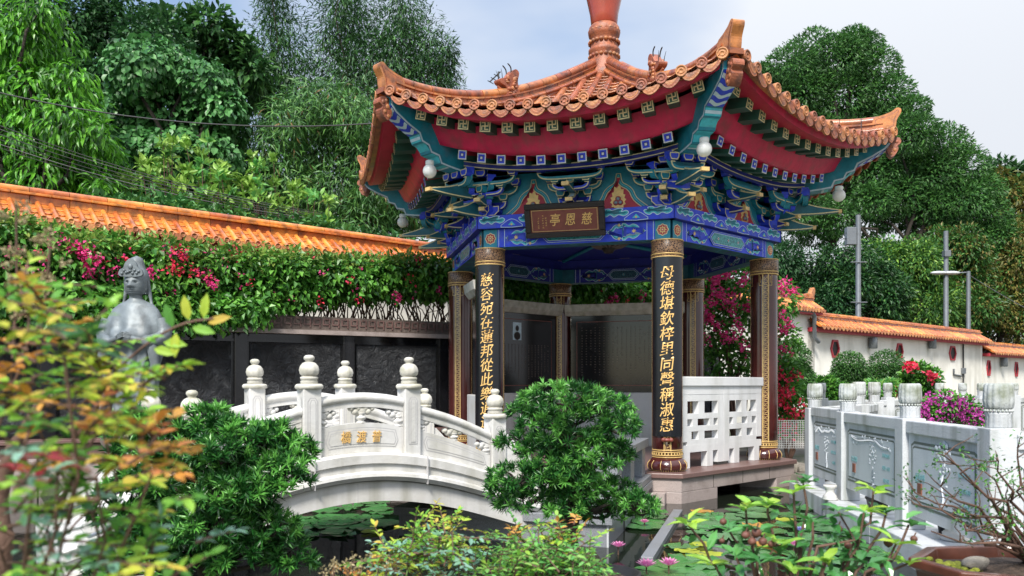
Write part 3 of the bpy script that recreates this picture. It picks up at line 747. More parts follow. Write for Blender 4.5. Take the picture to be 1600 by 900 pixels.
def gpanel(root, a, b, zb, zt, rich=0, w=.21):
    d = (b - a).normalized(); n = Vector((d.y, -d.x))
    if n.dot(-a) < 0: n = -n
    # x runs from left to right as seen from the camera side
    X = Matrix(((d.x, -n.x, 0, a.x), (d.y, -n.y, 0, a.y), (0, 0, 1, 0), (0, 0, 0, 1)))
    Ln = (b - a).length; x0, x1 = w / 2 + .002, Ln - w / 2 - .002
    k = MB(); k.X = X
    k.box(x0, x1, -.075, .075, zt - .11, zt, M['gstone']); k.build('top_rail', root, .01)
    k = MB(); k.X = X
    k.box(x0, x1, -.05, .05, zb, zt - .112, M['gstone'])
    fr = [(x0 + .06, zb + .09), (x1 - .06, zb + .09), (x1 - .06, zt - .2), (x1 - .13, zt - .17), (x0 + .13, zt - .17), (x0 + .06, zt - .2)]
    for sg in (-1, 1):
        k.nest(fr, 'xz', sg * .0515, sg, [(M['ggroove'], 0), (M['gstone'], .022), (M['ggroove'], .04), (M['gpanel'], .055)], .002)
    if rich:
        xm = lerp(x0, x1, .52 if rich == 3 else .56); zm = (zb + zt) / 2; y = -.055
        if rich in (1, 2): cloud_relief(k, lerp(x0, x1, .15), lerp(x0, x1, .85), zt - .27, y, M['gpanel'], rich)
        relief_flower(k, xm, zm + (.02 if rich == 3 else -.08), (.42 if rich == 3 else .32), y, M['gpanel'], rich * 7)
        # carved lettering, filled with teal paint
        chs = {1: ('忍辱波羅蜜', '千手千眼觀', '大慈大悲心', '一心稱名'), 2: ('最上菩提樹', '清淨如明月', '普照十方界', '自在光明'), 3: ('最勇敢聲', '在危難關頭', '不畏懼退縮', '正大慈悲')}[rich]
        xl = lerp(x0, x1, .2)
        s1 = .052 if rich == 3 else .04
        text_into(k, chs[0], s1, M['teltext'], lambda p, q, dd: (xl + p * .95, -.0605 - dd, zm - .07 + q * 1.45), 0, 0, .001)
        for j, line in enumerate(chs[1:]):
            text_into(k, line, .04, M['teltext'], lambda p, q, dd, j=j: (lerp(x0, x1, .8) + p, -.0605 - dd, zm + .04 - j * .115 + q), 0, 0, .001)
        k.box(xl - .04, xl + .04, -.068, -.058, zb + .2, zb + .29, M['seal'])
    k.build('carved_panel', root, .004)
bl = empty('carved_balustrade', (3.4, 8.2, .16), 'grey stone balustrade with lotus topped posts and carved lettered panels beside the pond', 'balustrade')
la = lambda Y: Vector((2.74 + .1 * Y, Y))
posts = [la(10.27), la(8.93), la(7.17), la(5.60)]
ZB = .2
for p in posts: gpost(bl, p.x, p.y, ZB, 1.455, .195, R(-6))
for i, rich in ((0, 1), (1, 2), (2, 3)): gpanel(bl, posts[i], posts[i + 1], ZB + .14, [1.17, 1.15, 1.14][i], rich)
crn = Vector((3.62, 5.42)); gpost(bl, crn.x, crn.y, ZB, 1.30, .2, R(-30)); gpanel(bl, posts[3], crn, ZB + .14, 1.12)
k = MB(); 
rowsl = [la(Y) for Y in (4.4, 6, 7.5, 9, 10.6)]
for i in range(4):
    a, b = rowsl[i], rowsl[i + 1]
    k.add([(v.x + o, v.y + (.006 if v is a else -.0), z) for z in (-.55, ZB) for v, o in ((a, -.24), (a, .3), (b, .3), (b, -.24))], [(0, 1, 5, 4), (1, 2, 6, 5), (2, 3, 7, 6), (3, 0, 4, 7), (4, 5, 6, 7)], M['gstone'])
k.build('base_kerb', bl, .01)
# back runs of the same balustrade
b2 = empty('carved_balustrade', (6.5, 16, .16), 'far grey stone balustrade run with lotus posts in front of the round shrubs', 'balustrade')
far = [P(1283, 600, 15.2), P(1387, 600, 16.0), P(1468, 600, 17.0), P(1504, 600, 17.6), P(1533, 600, 18.2), P(1585, 600, 18.8), P(1640, 600, 19.4)]
far = [Vector((p.x, p.y)) for p in far]
for p in far: gpost(b2, p.x, p.y, .16, 1.47, .18, R(10))
for i in range(len(far) - 1): gpanel(b2, far[i], far[i + 1], .3, 1.14)
b3 = empty('carved_balustrade', (4.8, 12, .16), 'short inner grey balustrade joining the pond corner to the far run', 'balustrade')
inn = [Vector((p.x, p.y)) for p in (P(1281, 600, 10.6), P(1342, 600, 11.6), P(1366, 600, 13.0), P(1313, 600, 15.0))]
for p in inn[1:3]: gpost(b3, p.x, p.y, .16, 1.48, .2, R(20))
gpanel(b3, posts[0], inn[1], .3, 1.16); gpanel(b3, inn[1], inn[2], .3, 1.14)
tag(bl, None)
# ------------------------------------------------------------------ hexagonal pavilion
PAV = empty('pavilion', (CX, CY, 0), 'ornate six sided pavilion with upturned terracotta tile roof, blue painted beams and maroon columns', 'pavilion')
RC = 2.344; AC = RC * math.cos(R(30)); T30 = math.tan(R(30))
faces_rot = [PHI + R(60 * k) for k in range(6)]                  # local -y looks outward
corner_rot = [R(13.3 + 60 * k) for k in range(6)]
def spread_part(o, rots, loc=(0, 0, 0)):
    """first one is O, the others are copies turned about the pavilion axis"""
    out = [o]; o.rotation_euler = (0, 0, rots[0])
    for r in rots[1:]:
        c = copy_tree(o, PAV); c.rotation_euler = (0, 0, r); out.append(c)
    return out
def corner_pos(k, r=RC): 
    a = corner_rot[k] - R(90); return Vector((math.cos(a) * r, math.sin(a) * r))
# platform
k = MB()
def hexring(r): return [(math.cos(R(-76.7 + 60 * i)) * r, math.sin(R(-76.7 + 60 * i)) * r) for i in range(6)]
k.prism(hexring(2.80), 'xy', .305, .365, M['dgranite']); k.build('platform_top', PAV, .008, local=True)
k = MB(); k.prism(hexring(2.76), 'xy', .14, .303, M['pgranite'])
for i in range(6):
    a, b = hexring(2.762)[i], hexring(2.762)[(i + 1) % 6]
    for t in (.25, .5, .75):
        x, y = lerp(a[0], b[0], t), lerp(a[1], b[1], t); k.X = Matrix.Translation((x, y, 0)) @ Matrix.Rotation(math.atan2(b[1] - a[1], b[0] - a[0]), 4, 'Z'); k.box(-.003, .003, -.003, .01, .145, .30, M['joint'])
k.X = None; k.build('platform_band', PAV, .006, local=True)
rings = hexring(2.76)
for i in range(6):
    k = MB()
    p, q, o = Vector(rings[i]), Vector(rings[(i + 1) % 6]), Vector(rings[i - 1])
    dq, dp = (q - p).normalized(), (o - p).normalized(); c = -p.normalized()
    wq, wp = .78, .5
    pol = [tuple(p), tuple(p + dq * wq), tuple(p + dq * wq + c * .5), tuple(p + dp * wp + c * .5), tuple(p + dp * wp)]
    k.prism(pol, 'xy', -.6, .137, M['pgranite'])
    k.build('pier', PAV, .006, local=True)
k = MB(); k.X = Matrix.Rotation(PHI, 4, 'Z'); k.box(-1.2, 1.2, -2.6, -2.38, -.6, .137, M['pgranite']); k.build('pier_wall', PAV, local=True)
# columns
def column_parts():
    k = MB()
    k.lathe([(.188, .52), (.19, .9), (.188, 2.9), (.186, 3.25)], (0, 0, 0), M['lacq'], 40)
    c = k.build('column', PAV, local=True)
    f = MB()
    for ang in (-100, -10, 80, 170):
        A = R(ang)
        def cyl(u, z, d=.0): t = A + u / .19; return ((.1905 + d) * math.cos(t), (.1905 + d) * math.sin(t), z)
        def strip(u0, u1, z0, z1, d=.002):
            us = np.linspace(u0, u1, max(2, int(abs(u1 - u0) / .02) + 2))
            f.grid([[cyl(u, z0, d), cyl(u, z1, d)] for u in us], M['gold'], True)
        for u in (-.042, .042): strip(u - .004, u + .004, .62, 3.02)
        for u in (-.033, .033): strip(u - .002, u + .002, .62, 3.02)
        z = .64
        while z < 2.98:
            strip(-.024, .024, z, z + .005); strip(-.024, -.019, z, z + .05); strip(-.006, .024, z + .028, z + .033); strip(.019, .024, z + .028, z + .062); strip(-.006, -.001, z + .015, z + .033)
            z += .062
        for s in (-1, 1): strip(s * .09 - .003, s * .09 + .003, 2.86, 3.02); strip(min(s * .05, s * .09), max(s * .05, s * .09), 2.86, 2.866); strip(s * .07 - .0025, s * .07 + .0025, 2.9, 2.99)
    f.build('gilt_fret', c, local=True)
    f = MB(); f.lathe([(.196, 3.03), (.2, 3.035), (.2, 3.245), (.196, 3.248)], (0, 0, 0), M['collar'], 40)
    for z in (3.022, 3.06, 3.235): f.lathe([(.2, z), (.207, z + .006), (.2, z + .014)], (0, 0, 0), M['gold'], 40)
    f.build('capital', c, local=True)
    f = MB()
    f.lathe([(.19, .53), (.215, .50), (.245, .46), (.252, .425), (.24, .39), (.215, .37)], (0, 0, 0), M['lacq'], 40)
    for i in range(12):
        t = 2 * math.pi * i / 12
        f.tube([(math.cos(t) * r, math.sin(t) * r, z) for r, z in ((.216, .50), (.2475, .46), (.254, .425), (.242, .39))], .004, M['gold'], 5)
    for i in range(48):
        t = 2 * math.pi * i / 48; f.ball((math.cos(t) * .222, math.sin(t) * .222, .378), .008, M['gold'], 5, 4)
    for z in (.535, .56, .60, .625): f.lathe([(.19, z), (.195, z + .004), (.19, z + .009)], (0, 0, 0), M['gold'], 40)
    for i in range(30):
        t = 2 * math.pi * i / 30; f.X = Matrix.Rotation(t, 4, 'Z'); f.box(.186, .1935, -.012, .004, .572, .596, M['gold'])
    f.X = None
    f.build('base', c, local=True)
    return c
col0 = column_parts()
for i in range(6):
    c = col0 if i == 0 else copy_tree(col0, PAV)
    p = corner_pos(i); c.location = (p.x, p.y, 0)
# painted beams
def ogee_arrow(x0, x1, z0, z1, d):
    """pointed cartouche end, d = +1 points to +x"""
    zc = (z0 + z1) / 2; h = z1 - z0; w = (x1 - x0)
    fx = (lambda t: x0 + t * w) if d > 0 else (lambda t: x1 - t * w)
    up = [(0, .5), (.12, .5), (.28, .36), (.45, .44), (.62, .36), (.74, .2), (.88, .10), (1, 0)]
    up = smooth_path(up, 3)
    pts = [(fx(a), zc + b * h) for a, b in up] + [(fx(a), zc - b * h) for a, b in up[::-1][1:]]
    return pts
def star(cx, cz, r0, r1, n, a0=0): return [(cx + (r0 if i % 2 else r1) * math.cos(a0 + math.pi * i / n), cz + (r0 if i % 2 else r1) * math.sin(a0 + math.pi * i / n)) for i in range(2 * n)]
def circ(cx, cz, r, n=20, rz=None): return [(cx + r * math.cos(2 * math.pi * i / n), cz + (rz or r) * math.sin(2 * math.pi * i / n)) for i in range(n)]
def medallion(k, x, z, r, y, sg):
    lob = [(x + r * (1 + .07 * math.cos(8 * t)) * math.cos(t), z + r * (1 + .07 * math.cos(8 * t)) * math.sin(t)) for t in np.linspace(0, 2 * math.pi, 33)[:-1]]
    d = k.nest(lob, 'xz', y, sg, [(M['pgold'], 0), (M['dred'], .010)])
    k.poly(star(x, z, r * .42, r * .78, 8), 'xz', d, M['gold']); k.poly(circ(x, z, r * .3), 'xz', d + sg * .002, M['dred']); k.poly(star(x, z, r * .1, r * .24, 6), 'xz', d + sg * .004, M['pgold'])
def painted_face(k, y, sg, z0, z1, hl, dark=False):
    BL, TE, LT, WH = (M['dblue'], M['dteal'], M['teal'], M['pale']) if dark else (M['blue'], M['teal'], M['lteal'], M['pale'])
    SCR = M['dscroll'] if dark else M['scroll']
    st = sg * .002
    k.poly([(-hl, z0), (hl, z0), (hl, z1), (-hl, z1)], 'xz', y, BL); d = y + st
    for s in (-1, 1):
        xs = lambda a, b: (min(s * a, s * b), max(s * a, s * b))
        a, b = xs(hl - .19, hl); k.poly([(a, z0), (b, z0), (b, z1), (a, z1)], 'xz', d, TE)
        if not dark: medallion(k, s * (hl - .095), (z0 + z1) / 2, .072, d + st, sg)
        for q, m in ((.205, WH), (.285, WH)):
            a, b = xs(hl - q - .008, hl - q); k.poly([(a, z0), (b, z0), (b, z1), (a, z1)], 'xz', d, m)
        a, b = xs(hl - .60, hl - .30)
        og = ogee_arrow(a, b, z0 + .008, z1 - .008, s)
        dd = k.nest(og, 'xz', d + st, sg, [(WH, 0), (LT, .007), (TE, .026), (WH, .046), (BL, .053)], .002)
        k.poly(star(s * (hl - .45), (z0 + z1) / 2, .015, .034, 7), 'xz', dd + st, M['gold']); 
        for zz in (z0 + .03, z1 - .03):
            k.poly(star(s * (hl - .64), zz, .012, .026, 6), 'xz', d + st * 2, M['gold'])
        # the second, opposed cartouche that closes the centre field
        a, b = xs(hl - .80, hl - .56)
        og = ogee_arrow(a, b, z0 + .008, z1 - .008, -s)
        k.nest(og, 'xz', d + st * .5, sg, [(WH, 0), (TE, .007), (LT, .022), (WH, .036), (BL, .042)], .0005)
    xi = hl - .78
    cen = [(-xi, (z0 + z1) / 2), (-xi + .10, z0 + .022), (xi - .10, z0 + .022), (xi, (z0 + z1) / 2), (xi - .10, z1 - .022), (-xi + .10, z1 - .022)]
    dd = k.nest(cen, 'xz', d + st * 7, sg, [(WH, 0), (BL, .006), (WH, .022), (SCR, .029)])
    for x in (-.24, 0, .24):
        k.poly(star(x, (z0 + z1) / 2, .014, .028, 6), 'xz', dd + st, M['pale'] if not dark else M['lteal']); k.poly(circ(x, (z0 + z1) / 2, .010), 'xz', dd + 2 * st, M['dred'])
HLB = 2.46 / 2 
k = MB()
k.box(-RC / 2 - .03, RC / 2 + .03, -AC - .115, -AC + .115, 3.252, 3.49, M['dteal'])
yo = -AC - .1175
painted_face(k, yo, -1, 3.255, 3.488, RC / 2 + .05)
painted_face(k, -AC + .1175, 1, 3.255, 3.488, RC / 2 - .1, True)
for q in range(9): k.poly([(-1.0 + q * .23, -AC - .08), (-.9 + q * .23, -AC + .08), (-.86 + q * .23, -AC + .08), (-.96 + q * .23, -AC - .08)], 'xy', 3.2505, M['dblue'] if q % 2 else M['teal'])
beams = spread_part(k.build('painted_beam', PAV, .0, local=True), faces_rot)
def cloudpoly(cx, cz, w, h, s=1):
    pts = [(-.5, .05), (-.42, -.3), (-.28, -.42), (-.16, -.22), (-.02, -.5), (.14, -.26), (.3, -.42), (.44, -.28), (.5, .02), (.40, .26), (.26, .16), (.3, .42), (.1, .5), (-.08, .32), (-.2, .5), (-.36, .42), (-.34, .16), (-.44, .22)]
    return smooth_poly([(cx + a * w * s, cz + b * h) for a, b in pts], 3)
k = MB()
k.prism([(-1.30, -AC - .20), (1.30, -AC - .20), (1.22, -AC + .05), (-1.22, -AC + .05)], 'xy', 3.492, 3.66, M['dblue'])
yc = -AC - .2025
k.poly([(-1.298, 3.494), (1.298, 3.494), (1.298, 3.658), (-1.298, 3.658)], 'xz', yc, M['blue'])
for i in range(5):
    x = -1.08 + i * .54
    k.nest(cloudpoly(x, 3.598, .36, .115), 'xz', yc - .002, -1, [(M['pale'], 0), (M['lteal'], .009), (M['teal'], .028)])
    if i < 4:
        x2 = x + .27; hill = smooth_poly([(x2 - .15, 3.496), (x2 + .15, 3.496), (x2 + .1, 3.56), (x2 + .03, 3.6), (x2 - .03, 3.6), (x2 - .1, 3.56)], 2)
        k.nest(hill, 'xz', yc - .002, -1, [(M['pale'], 0), (M['blue'], .008)])
        k.poly([(x2 - .05, 3.52), (x2 + .05, 3.52), (x2, 3.572)], 'xz', yc - .008, M['lteal']); k.poly(circ(x2, 3.53, .014), 'xz', yc - .010, M['gold'])
spread_part(k.build('cloud_beam', PAV, .0, local=True), faces_rot)
# board behind the brackets, with flaming pearls
k = MB()
k.box(-1.17, 1.17, -AC - .03, -AC + .03, 3.662, 4.22, M['teal'])
for x in (-.56, .56):
    yb = -AC - .0325
    half = smooth_path([(.44, 0), (.36, .05), (.24, .15), (.19, .25), (.13, .31), (.055, .36), (.03, .47)], 3)
    og = [(x + a, 3.665 + b) for a, b in half] + [(x - a, 3.665 + b) for a, b in half[::-1]]
    d = k.nest(og, 'xz', yb, -1, [(M['pgold'], 0), (M['teal'], .010), (M['lteal'], .024), (M['teal'], .034), (M['pgold'], .052), (M['dred'], .062)], .003)
    fl = []
    for i in range(26):
        t = math.pi * (-.42 + 1.84 * i / 25); rr = (.105 if i % 2 else .135)
        rr *= 1 + .55 * max(0, math.sin(t)) ** 5
        fl.append((x + rr * .78 * math.cos(t), 3.785 + rr * math.sin(t)))
    k.poly(fl, 'xz', d - .003, M['goldm'])
    for a, b in ((0, .03), (-.028, -.018), (.028, -.018)):
        k.ball((x + a, d - .008, 3.775 + b), (.036, .006, .036), M['dred'], 12, 6)
    for a, b in ((0, .03), (-.028, -.018), (.028, -.018)):
        k.ball((x + a, d - .016, 3.775 + b), (.024, .016, .024), M['pearl'], 12, 8)
spread_part(k.build('pearl_board', PAV, .0, local=True), faces_rot)
# bracket sets
def arm(k, hl, z0, z1, yc, col, th=.075):
    h = z1 - z0
    half = smooth_path([(hl * .35, z0), (hl * .72, z0 + h * .08), (hl * .93, z0 + h * .40), (hl, z1 - .01)], 3)
    inner = smooth_path([(hl - .055, z1 - .012), (hl - .075, z0 + h * .62), (hl * .55, z0 + h * .52), (hl * .2, z0 + h * .52)], 2)
    poly = [(-a, b) for a, b in half] [::-1] + half + inner + [(-a, b) for a, b in inner[::-1]]
    k.pn(poly, 'xz', yc - th / 2, yc + th / 2, col, M['pgold'], col, .014)
def dou(k, x, yc, z0, w, h, col, dep=None):
    dep = dep or w * .9
    pol = [(x - w * .33, z0), (x + w * .33, z0), (x + w * .5, z0 + h * .45), (x + w * .5, z0 + h), (x - w * .5, z0 + h), (x - w * .5, z0 + h * .45)]
    k.pn(pol, 'xz', yc - dep / 2, yc + dep / 2, col, M['pgold'], col, .012)
def beak(k, y0, y1, zt, drop, w, col, h0=.13):
    """slanting beak along -y from y0 out to y1, its tip dropped by DROP"""
    L = y1 - y0
    top = [(-y0, zt), (-(y0 + L * .36), zt), (-(y0 + L * .48), zt - drop * .34), (-(y0 + L * .70), zt - drop * .72), (-y1, zt - drop)]
    bot = [(-y1, zt - drop - .03), (-(y0 + L * .7), zt - drop - .045), (-(y0 + L * .35), zt - drop - .04), (-y0, zt - drop - .04)]
    pol = smooth_path(top, 3) + smooth_path(bot, 3)
    k.pn(pol, 'yz', -w / 2, w / 2, col, M['pgold'], col, .015)
    tp = smooth_path(top, 3)
    k.grid([[(-w * .5, a, b + .002), (w * .5, a, b + .002)] for a, b in tp[3:]], M['pgold'], False)
    k.grid([[(-w * .32, a, b + .005), (w * .32, a, b + .005)] for a, b in tp[3:-2]], M['pale'] if col is M['dblue'] else M['lteal'], False)
    k.box(-w * .55, w * .55, -y1 - .012, -y1 + .03, zt - drop - .04, zt - drop + .004, M['gold'])
def bracket(yb, arms, beaks, corner=False):
    k = MB()
    dou(k, 0, -yb - .06, 3.662, .27 if not corner else .36, .125, M['blue'], .24)
    cols = (M['blue'], M['teal'])
    for i, (hl, z0, z1, y) in enumerate(arms):
        c = cols[i % 2]
        arm(k, hl, z0, z1, -y, c)
        for x in (-hl + .04, hl - .04): dou(k, x, -y, z1 + .001, .12, .085, cols[(i + 1) % 2])
        dou(k, 0, -y, z1 + .001, .13, .08, cols[(i + 1) % 2])
    for (y0, y1, zt, drop, w, c) in beaks: beak(k, y0, y1, zt, drop, w, M[c])
    return k
mid_arms = [(.22, 3.75, 3.87, AC + .07), (.36, 3.93, 4.06, AC + .07), (.24, 3.90, 4.00, AC + .30), (.42, 4.02, 4.13, AC + .36)]
mid_beaks = [(AC - .02, AC + .42, 3.93, .15, .085, 'dblue'), (AC - .02, AC + .62, 4.10, .17, .085, 'dteal')]
spread_part(bracket(AC, mid_arms, mid_beaks).build('bracket_set', PAV, .0, local=True), faces_rot)
# corner sets: one along each face, one on the diagonal
k = bracket(RC, [(.22, 3.82, 3.93, RC + .30), (.22, 3.99, 4.10, RC + .56)], [(RC - .05, RC + .70, 3.93, .23, .08, 'dteal'), (RC - .05, RC + 1.04, 4.16, .25, .09, 'dteal')], True)
dou(k, 0, -RC - .52, 4.165, .18, .11, M['blue'], .16); dou(k, 0, -RC - .24, 3.935, .15, .1, M['blue'], .14)
spread_part(k.build('corner_bracket', PAV, .0, local=True), corner_rot)
for s in (-1, 1):
    k = MB(); k.X = Matrix.Translation((s * RC / 2, 0, 0))
    c = bracket(AC, [(.26, 3.75, 3.87, AC + .07), (.42, 3.93, 4.06, AC + .07), (.28, 3.90, 4.00, AC + .30), (.46, 4.02, 4.13, AC + .36)], [(AC, AC + .36, 3.90, .16, .07, 'dblue'), (AC, AC + .54, 4.08, .26, .075, 'dteal')], True)
    k.add(c.v, [], M['dteal']); k.f = c.f; k.m = c.m; k.mats = c.mats; k.sm = c.sm
    spread_part(k.build('corner_bracket', PAV, .0, local=True), faces_rot)
# ---- eaves
def edge(a, z0, rise, n=25, ext=0.0):
    w = a * T30 + ext
    return [(w * u, -a, z0 + rise * abs(u) ** 2.3) for u in np.linspace(-1, 1, n)]
def zrise(x, a, z0, rise): return z0 + rise * min(1, abs(x) / (a * T30)) ** 2.3
k = MB()
E1, E2, E3, E4, E5 = edge(3.50, 4.53, .42), edge(3.47, 4.455, .41), edge(3.07, 4.52, .35), edge(3.05, 4.49, .33), edge(2.90, 4.225, .26)
k.grid([E1, E2], M['red']); k.grid([E2, E3], M['dred']); k.build_f = None
spread_part(k.build('fascia', PAV, .0, local=True), faces_rot)
k = MB(); k.grid([E4, edge(3.0, 4.36, .33), edge(2.93, 4.26, .29), E5, edge(2.80, 4.225, .27)], M['red']); spread_part(k.build('eave_band', PAV, .0, local=True), faces_rot)
k = MB(); k.grid([edge(2.80, 4.225, .27), edge(2.0, 4.42, .1)], M['green']); spread_part(k.build('soffit', PAV, .0, local=True), faces_rot)
k = MB()
rows = []
for da, dz in ((.04, -.035), (.04, .035), (-.04, .035), (-.04, -.035), (.04, -.035)): rows.append(edge(2.52 + da, 4.15 + dz, .16))
k.grid(rows, M['dblue'], False)
for dz in (-.028, .028): k.grid([edge(2.563, 4.15 + dz - .006, .16), edge(2.563, 4.15 + dz + .006, .16)], M['pgold'], False)
spread_part(k.build('eave_purlin', PAV, .0, local=True), faces_rot)
# rafters
k = MB(); w = .062
k.box(-w, w, 0, .46, -w, w, M['green']); k.box(-w - .001, w + .001, .004, .46, w * .2, w + .001, M['green'])
k.nest([(-w - .004, -w - .004), (w + .004, -w - .004), (w + .004, w + .004), (-w - .004, w + .004)], 'xz', -.002, -1, [(M['pgold'], 0), (M['green'], .013)])
for q in ((-.007, .007, -.045, .045), (-.045, .045, -.007, .007), (-.045, -.007, .033, .045), (.007, .045, -.045, -.033), (.033, .045, .0, .045), (-.045, -.033, -.045, .0)):
    k.poly([(q[0], q[2]), (q[1], q[2]), (q[1], q[3]), (q[0], q[3])], 'xz', -.0065, M['pgold'])
fly = k.mesh('flying_rafter')
k = MB(); w = .056
k.box(-w, w, 0, .75, -w, w, M['green']); k.box(-w - .001, w + .001, .012, .75, 0, w + .001, M['dred'])
k.nest([(-w, -w), (w, -w), (w, w), (-w, w)], 'xz', -.002, -1, [(M['white'], 0), (M['blue'], .014), (M['dblue'], .032), (M['white'], .042)])
low = k.mesh('rafter')
for f, rot in enumerate(faces_rot):
    ct, st = math.cos(rot), math.sin(rot)
    for me, nm, a, z0, rise, sp, tilt in ((fly, 'flying_rafter', 3.30, 4.435, .39, .272, .12), (low, 'rafter', 2.855, 4.16, .27, .253, .22)):
        for i in range(13):
            x = (i - 6) * sp
            if abs(x) > a * T30 - .16: continue
            o = link(nm, me, PAV); z = zrise(x, a, z0, rise)
            o.location = (x * ct + a * st, x * st - a * ct, z); o.rotation_euler = (tilt * .8, 0, rot)
            slope = rise * 2.3 * (abs(x) / (a * T30)) ** 1.3 / (a * T30) * (1 if x > 0 else -1)
            o.rotation_euler = (tilt, -math.atan(slope) * .6, rot)
# hip beams under the corners
k = MB()
pts = [(-4.02, 4.93), (-4.02, 4.78), (-3.95, 4.70), (-3.78, 4.60), (-3.6, 4.52), (-3.56, 4.43), (-3.46, 4.40), (-3.42, 4.32), (-3.30, 4.30), (-3.26, 4.21), (-3.12, 4.19), (-2.9, 4.17), (-2.5, 4.17), (-2.4, 4.5), (-3.2, 4.72), (-3.7, 4.86)]
k.pn(pts, 'yz', -.105, .105, M['teal'], M['pale'], M['teal'], .022)
for sgx in (-1, 1): k.poly(inset(pts, .045), 'yz', sgx * .1105, M['lteal'] if False else M['teal'])
# painted underside: blue and white chevrons, then teal waves
und = [(-4.02, 4.78), (-3.95, 4.70), (-3.78, 4.60), (-3.6, 4.52), (-3.56, 4.43), (-3.46, 4.40), (-3.42, 4.32), (-3.30, 4.30), (-3.26, 4.21), (-3.12, 4.19)]
def und_at(s):
    L = [0]
    for a, b in zip(und, und[1:]): L.append(L[-1] + math.hypot(b[0] - a[0], b[1] - a[1]))
    s *= L[-1]
    return (float(np.interp(s, L, [u[0] for u in und])), float(np.interp(s, L, [u[1] for u in und])))
def und_strip(k, s0, s1, f0, f1, m, off):
    rows = []
    for i in range(9):
        s = lerp(s0, s1, i / 8); row = []
        for j in range(9):
            u = lerp(-.1, .1, j / 8); ss = min(1, max(0, s + f0 * math.cos(u / .1 * math.pi * f1))); y, z = und_at(ss); row.append((u, y - off * .7, z - off))
        rows.append(row)
    k.grid(rows, m, False)
und_strip(k, .0, .42, 0, 1, M['blue'], .003)
for s in (.05, .15, .25, .35): und_strip(k, s, s + .045, .022, 1, M['pale'], .006)
und_strip(k, .44, 1, 0, 1, M['lteal'], .003)
for s in (.46, .97): und_strip(k, s, s + .03, 0, 1, M['pale'], .006)
hips = spread_part(k.build('hip_beam', PAV, .0, local=True), corner_rot)
k = MB()
pol = smooth_poly([(-3.99, 4.86), (-3.97, 4.66), (-4.03, 4.56), (-4.10, 4.60), (-4.15, 4.70), (-4.13, 4.75), (-4.19, 4.80), (-4.17, 4.88), (-4.08, 4.90)], 3)
osc = lambda a, b: (-4.02 + (a + 4.02) * .8, 4.74 + (b - 4.74) * .8)
pol = [osc(*q) for q in pol]
k.prism(pol, 'yz', -.066, .066, M['tile_rim'])
for a, b, r in ((-4.09, 4.68, .032), (-4.12, 4.82, .032), (-4.04, 4.76, .04), (-4.03, 4.62, .03), (-4.06, 4.85, .03)):
    for s in (-1, 1): k.ball((s * .064, *osc(a, b)), (.012, r * .8, r * .8), M['tile_rim'], 10, 6)
    k.ball((0, osc(a, b)[0] - .022, osc(a, b)[1]), (.048, .018, r * .65), M['tile_rim'], 10, 6)
spread_part(k.build('corner_ornament', PAV, .008, local=True), corner_rot)
# ---- roof
HR = [.3, 1.3, 2.06, 3.06, 3.6, 4.1]; HZ = [6.10, 5.56, 5.24, 4.98, 4.935, 4.97]
_h = np.polyfit(HR, HZ, 3); zh = lambda r: float(np.polyval(_h, r))
_c = np.polyfit([.2, 1.0, 2.0, 3.0, 3.58], [6.14, 5.6, 5.0, 4.66, 4.58], 3); zc_ = lambda a: float(np.polyval(_c, a))
def zroof(x, a):
    u = min(1, abs(x) / max(1e-6, a * T30)); return zc_(a) + (zh(a / math.cos(R(30))) - zc_(a)) * u ** 2.2
AE = 3.56
k = MB()
k.grid([[(a * T30 * u, -a, zroof(a * T30 * u, a) - .012) for u in np.linspace(-1, 1, 21)] for a in np.linspace(.15, AE, 18)], M['tile'])
k.grid([[(a * T30 * u, -a, zroof(a * T30 * u, a) - .06) for u in np.linspace(-1, 1, 21)] for a in (3.49, AE)], M['tile'])
nr = 19; sp = .212
for i in range(nr):
    x = (i - 9) * sp
    a0 = max(.35, abs(x) / T30 + .12); na = max(2, int((AE + .02 - a0) / .2) + 1)
    if a0 < AE - .1:
        aa = np.linspace(a0, AE + .02, na)
        k.tube([(x, -a, zroof(x, a) + .012) for a in aa], [.050 if q < na - 1 else .056 for q in range(na)], M['tile'], 8)
    z = zroof(x, AE) + .012
    k.lathe([(0, .016), (.018, .016), (.020, .022), (.03, .022), (.032, .016), (.046, .016), (.05, .026), (.064, .026), (.066, .018), (.066, -.03)], (x, -AE - .02, z), M['tile_rim'], 14, axis='y')
    k.ball((x, -AE + .07, z + .066), .022, M['tile_rim'], 8, 6)
    if i < nr - 1:
        xm = x + sp / 2; zm = zroof(xm, AE) - .028
        sl = (zroof(x + sp, AE) - zroof(x, AE)) / sp
        pol = smooth_poly([(xm + q, zm + w + sl * q) for q, w in ((-.098, .03), (0, .012), (.098, .03), (.094, -.03), (.06, -.075), (0, -.10), (-.06, -.075), (-.094, -.03))], 3)
        k.prism(pol, 'xz', -AE - .035, -AE - .01, M['tile_rim'])
        k.nest(inset(pol, .02), 'xz', -AE - .037, -1, [(M['tile'], 0), (M['tile_rim'], .012)])
        am = max(.4, abs(xm) / T30 + .2)
        for q in np.arange(AE - .02, am, -.13):
            k.tube([(xm - .075, -q, zroof(xm - .075, q) + .02), (xm, -q - .012, zroof(xm, q) + .002), (xm + .075, -q, zroof(xm + .075, q) + .02)], .013, M['tile'], 5)
roofs = spread_part(k.build('roof', PAV, .0, local=True), faces_rot)
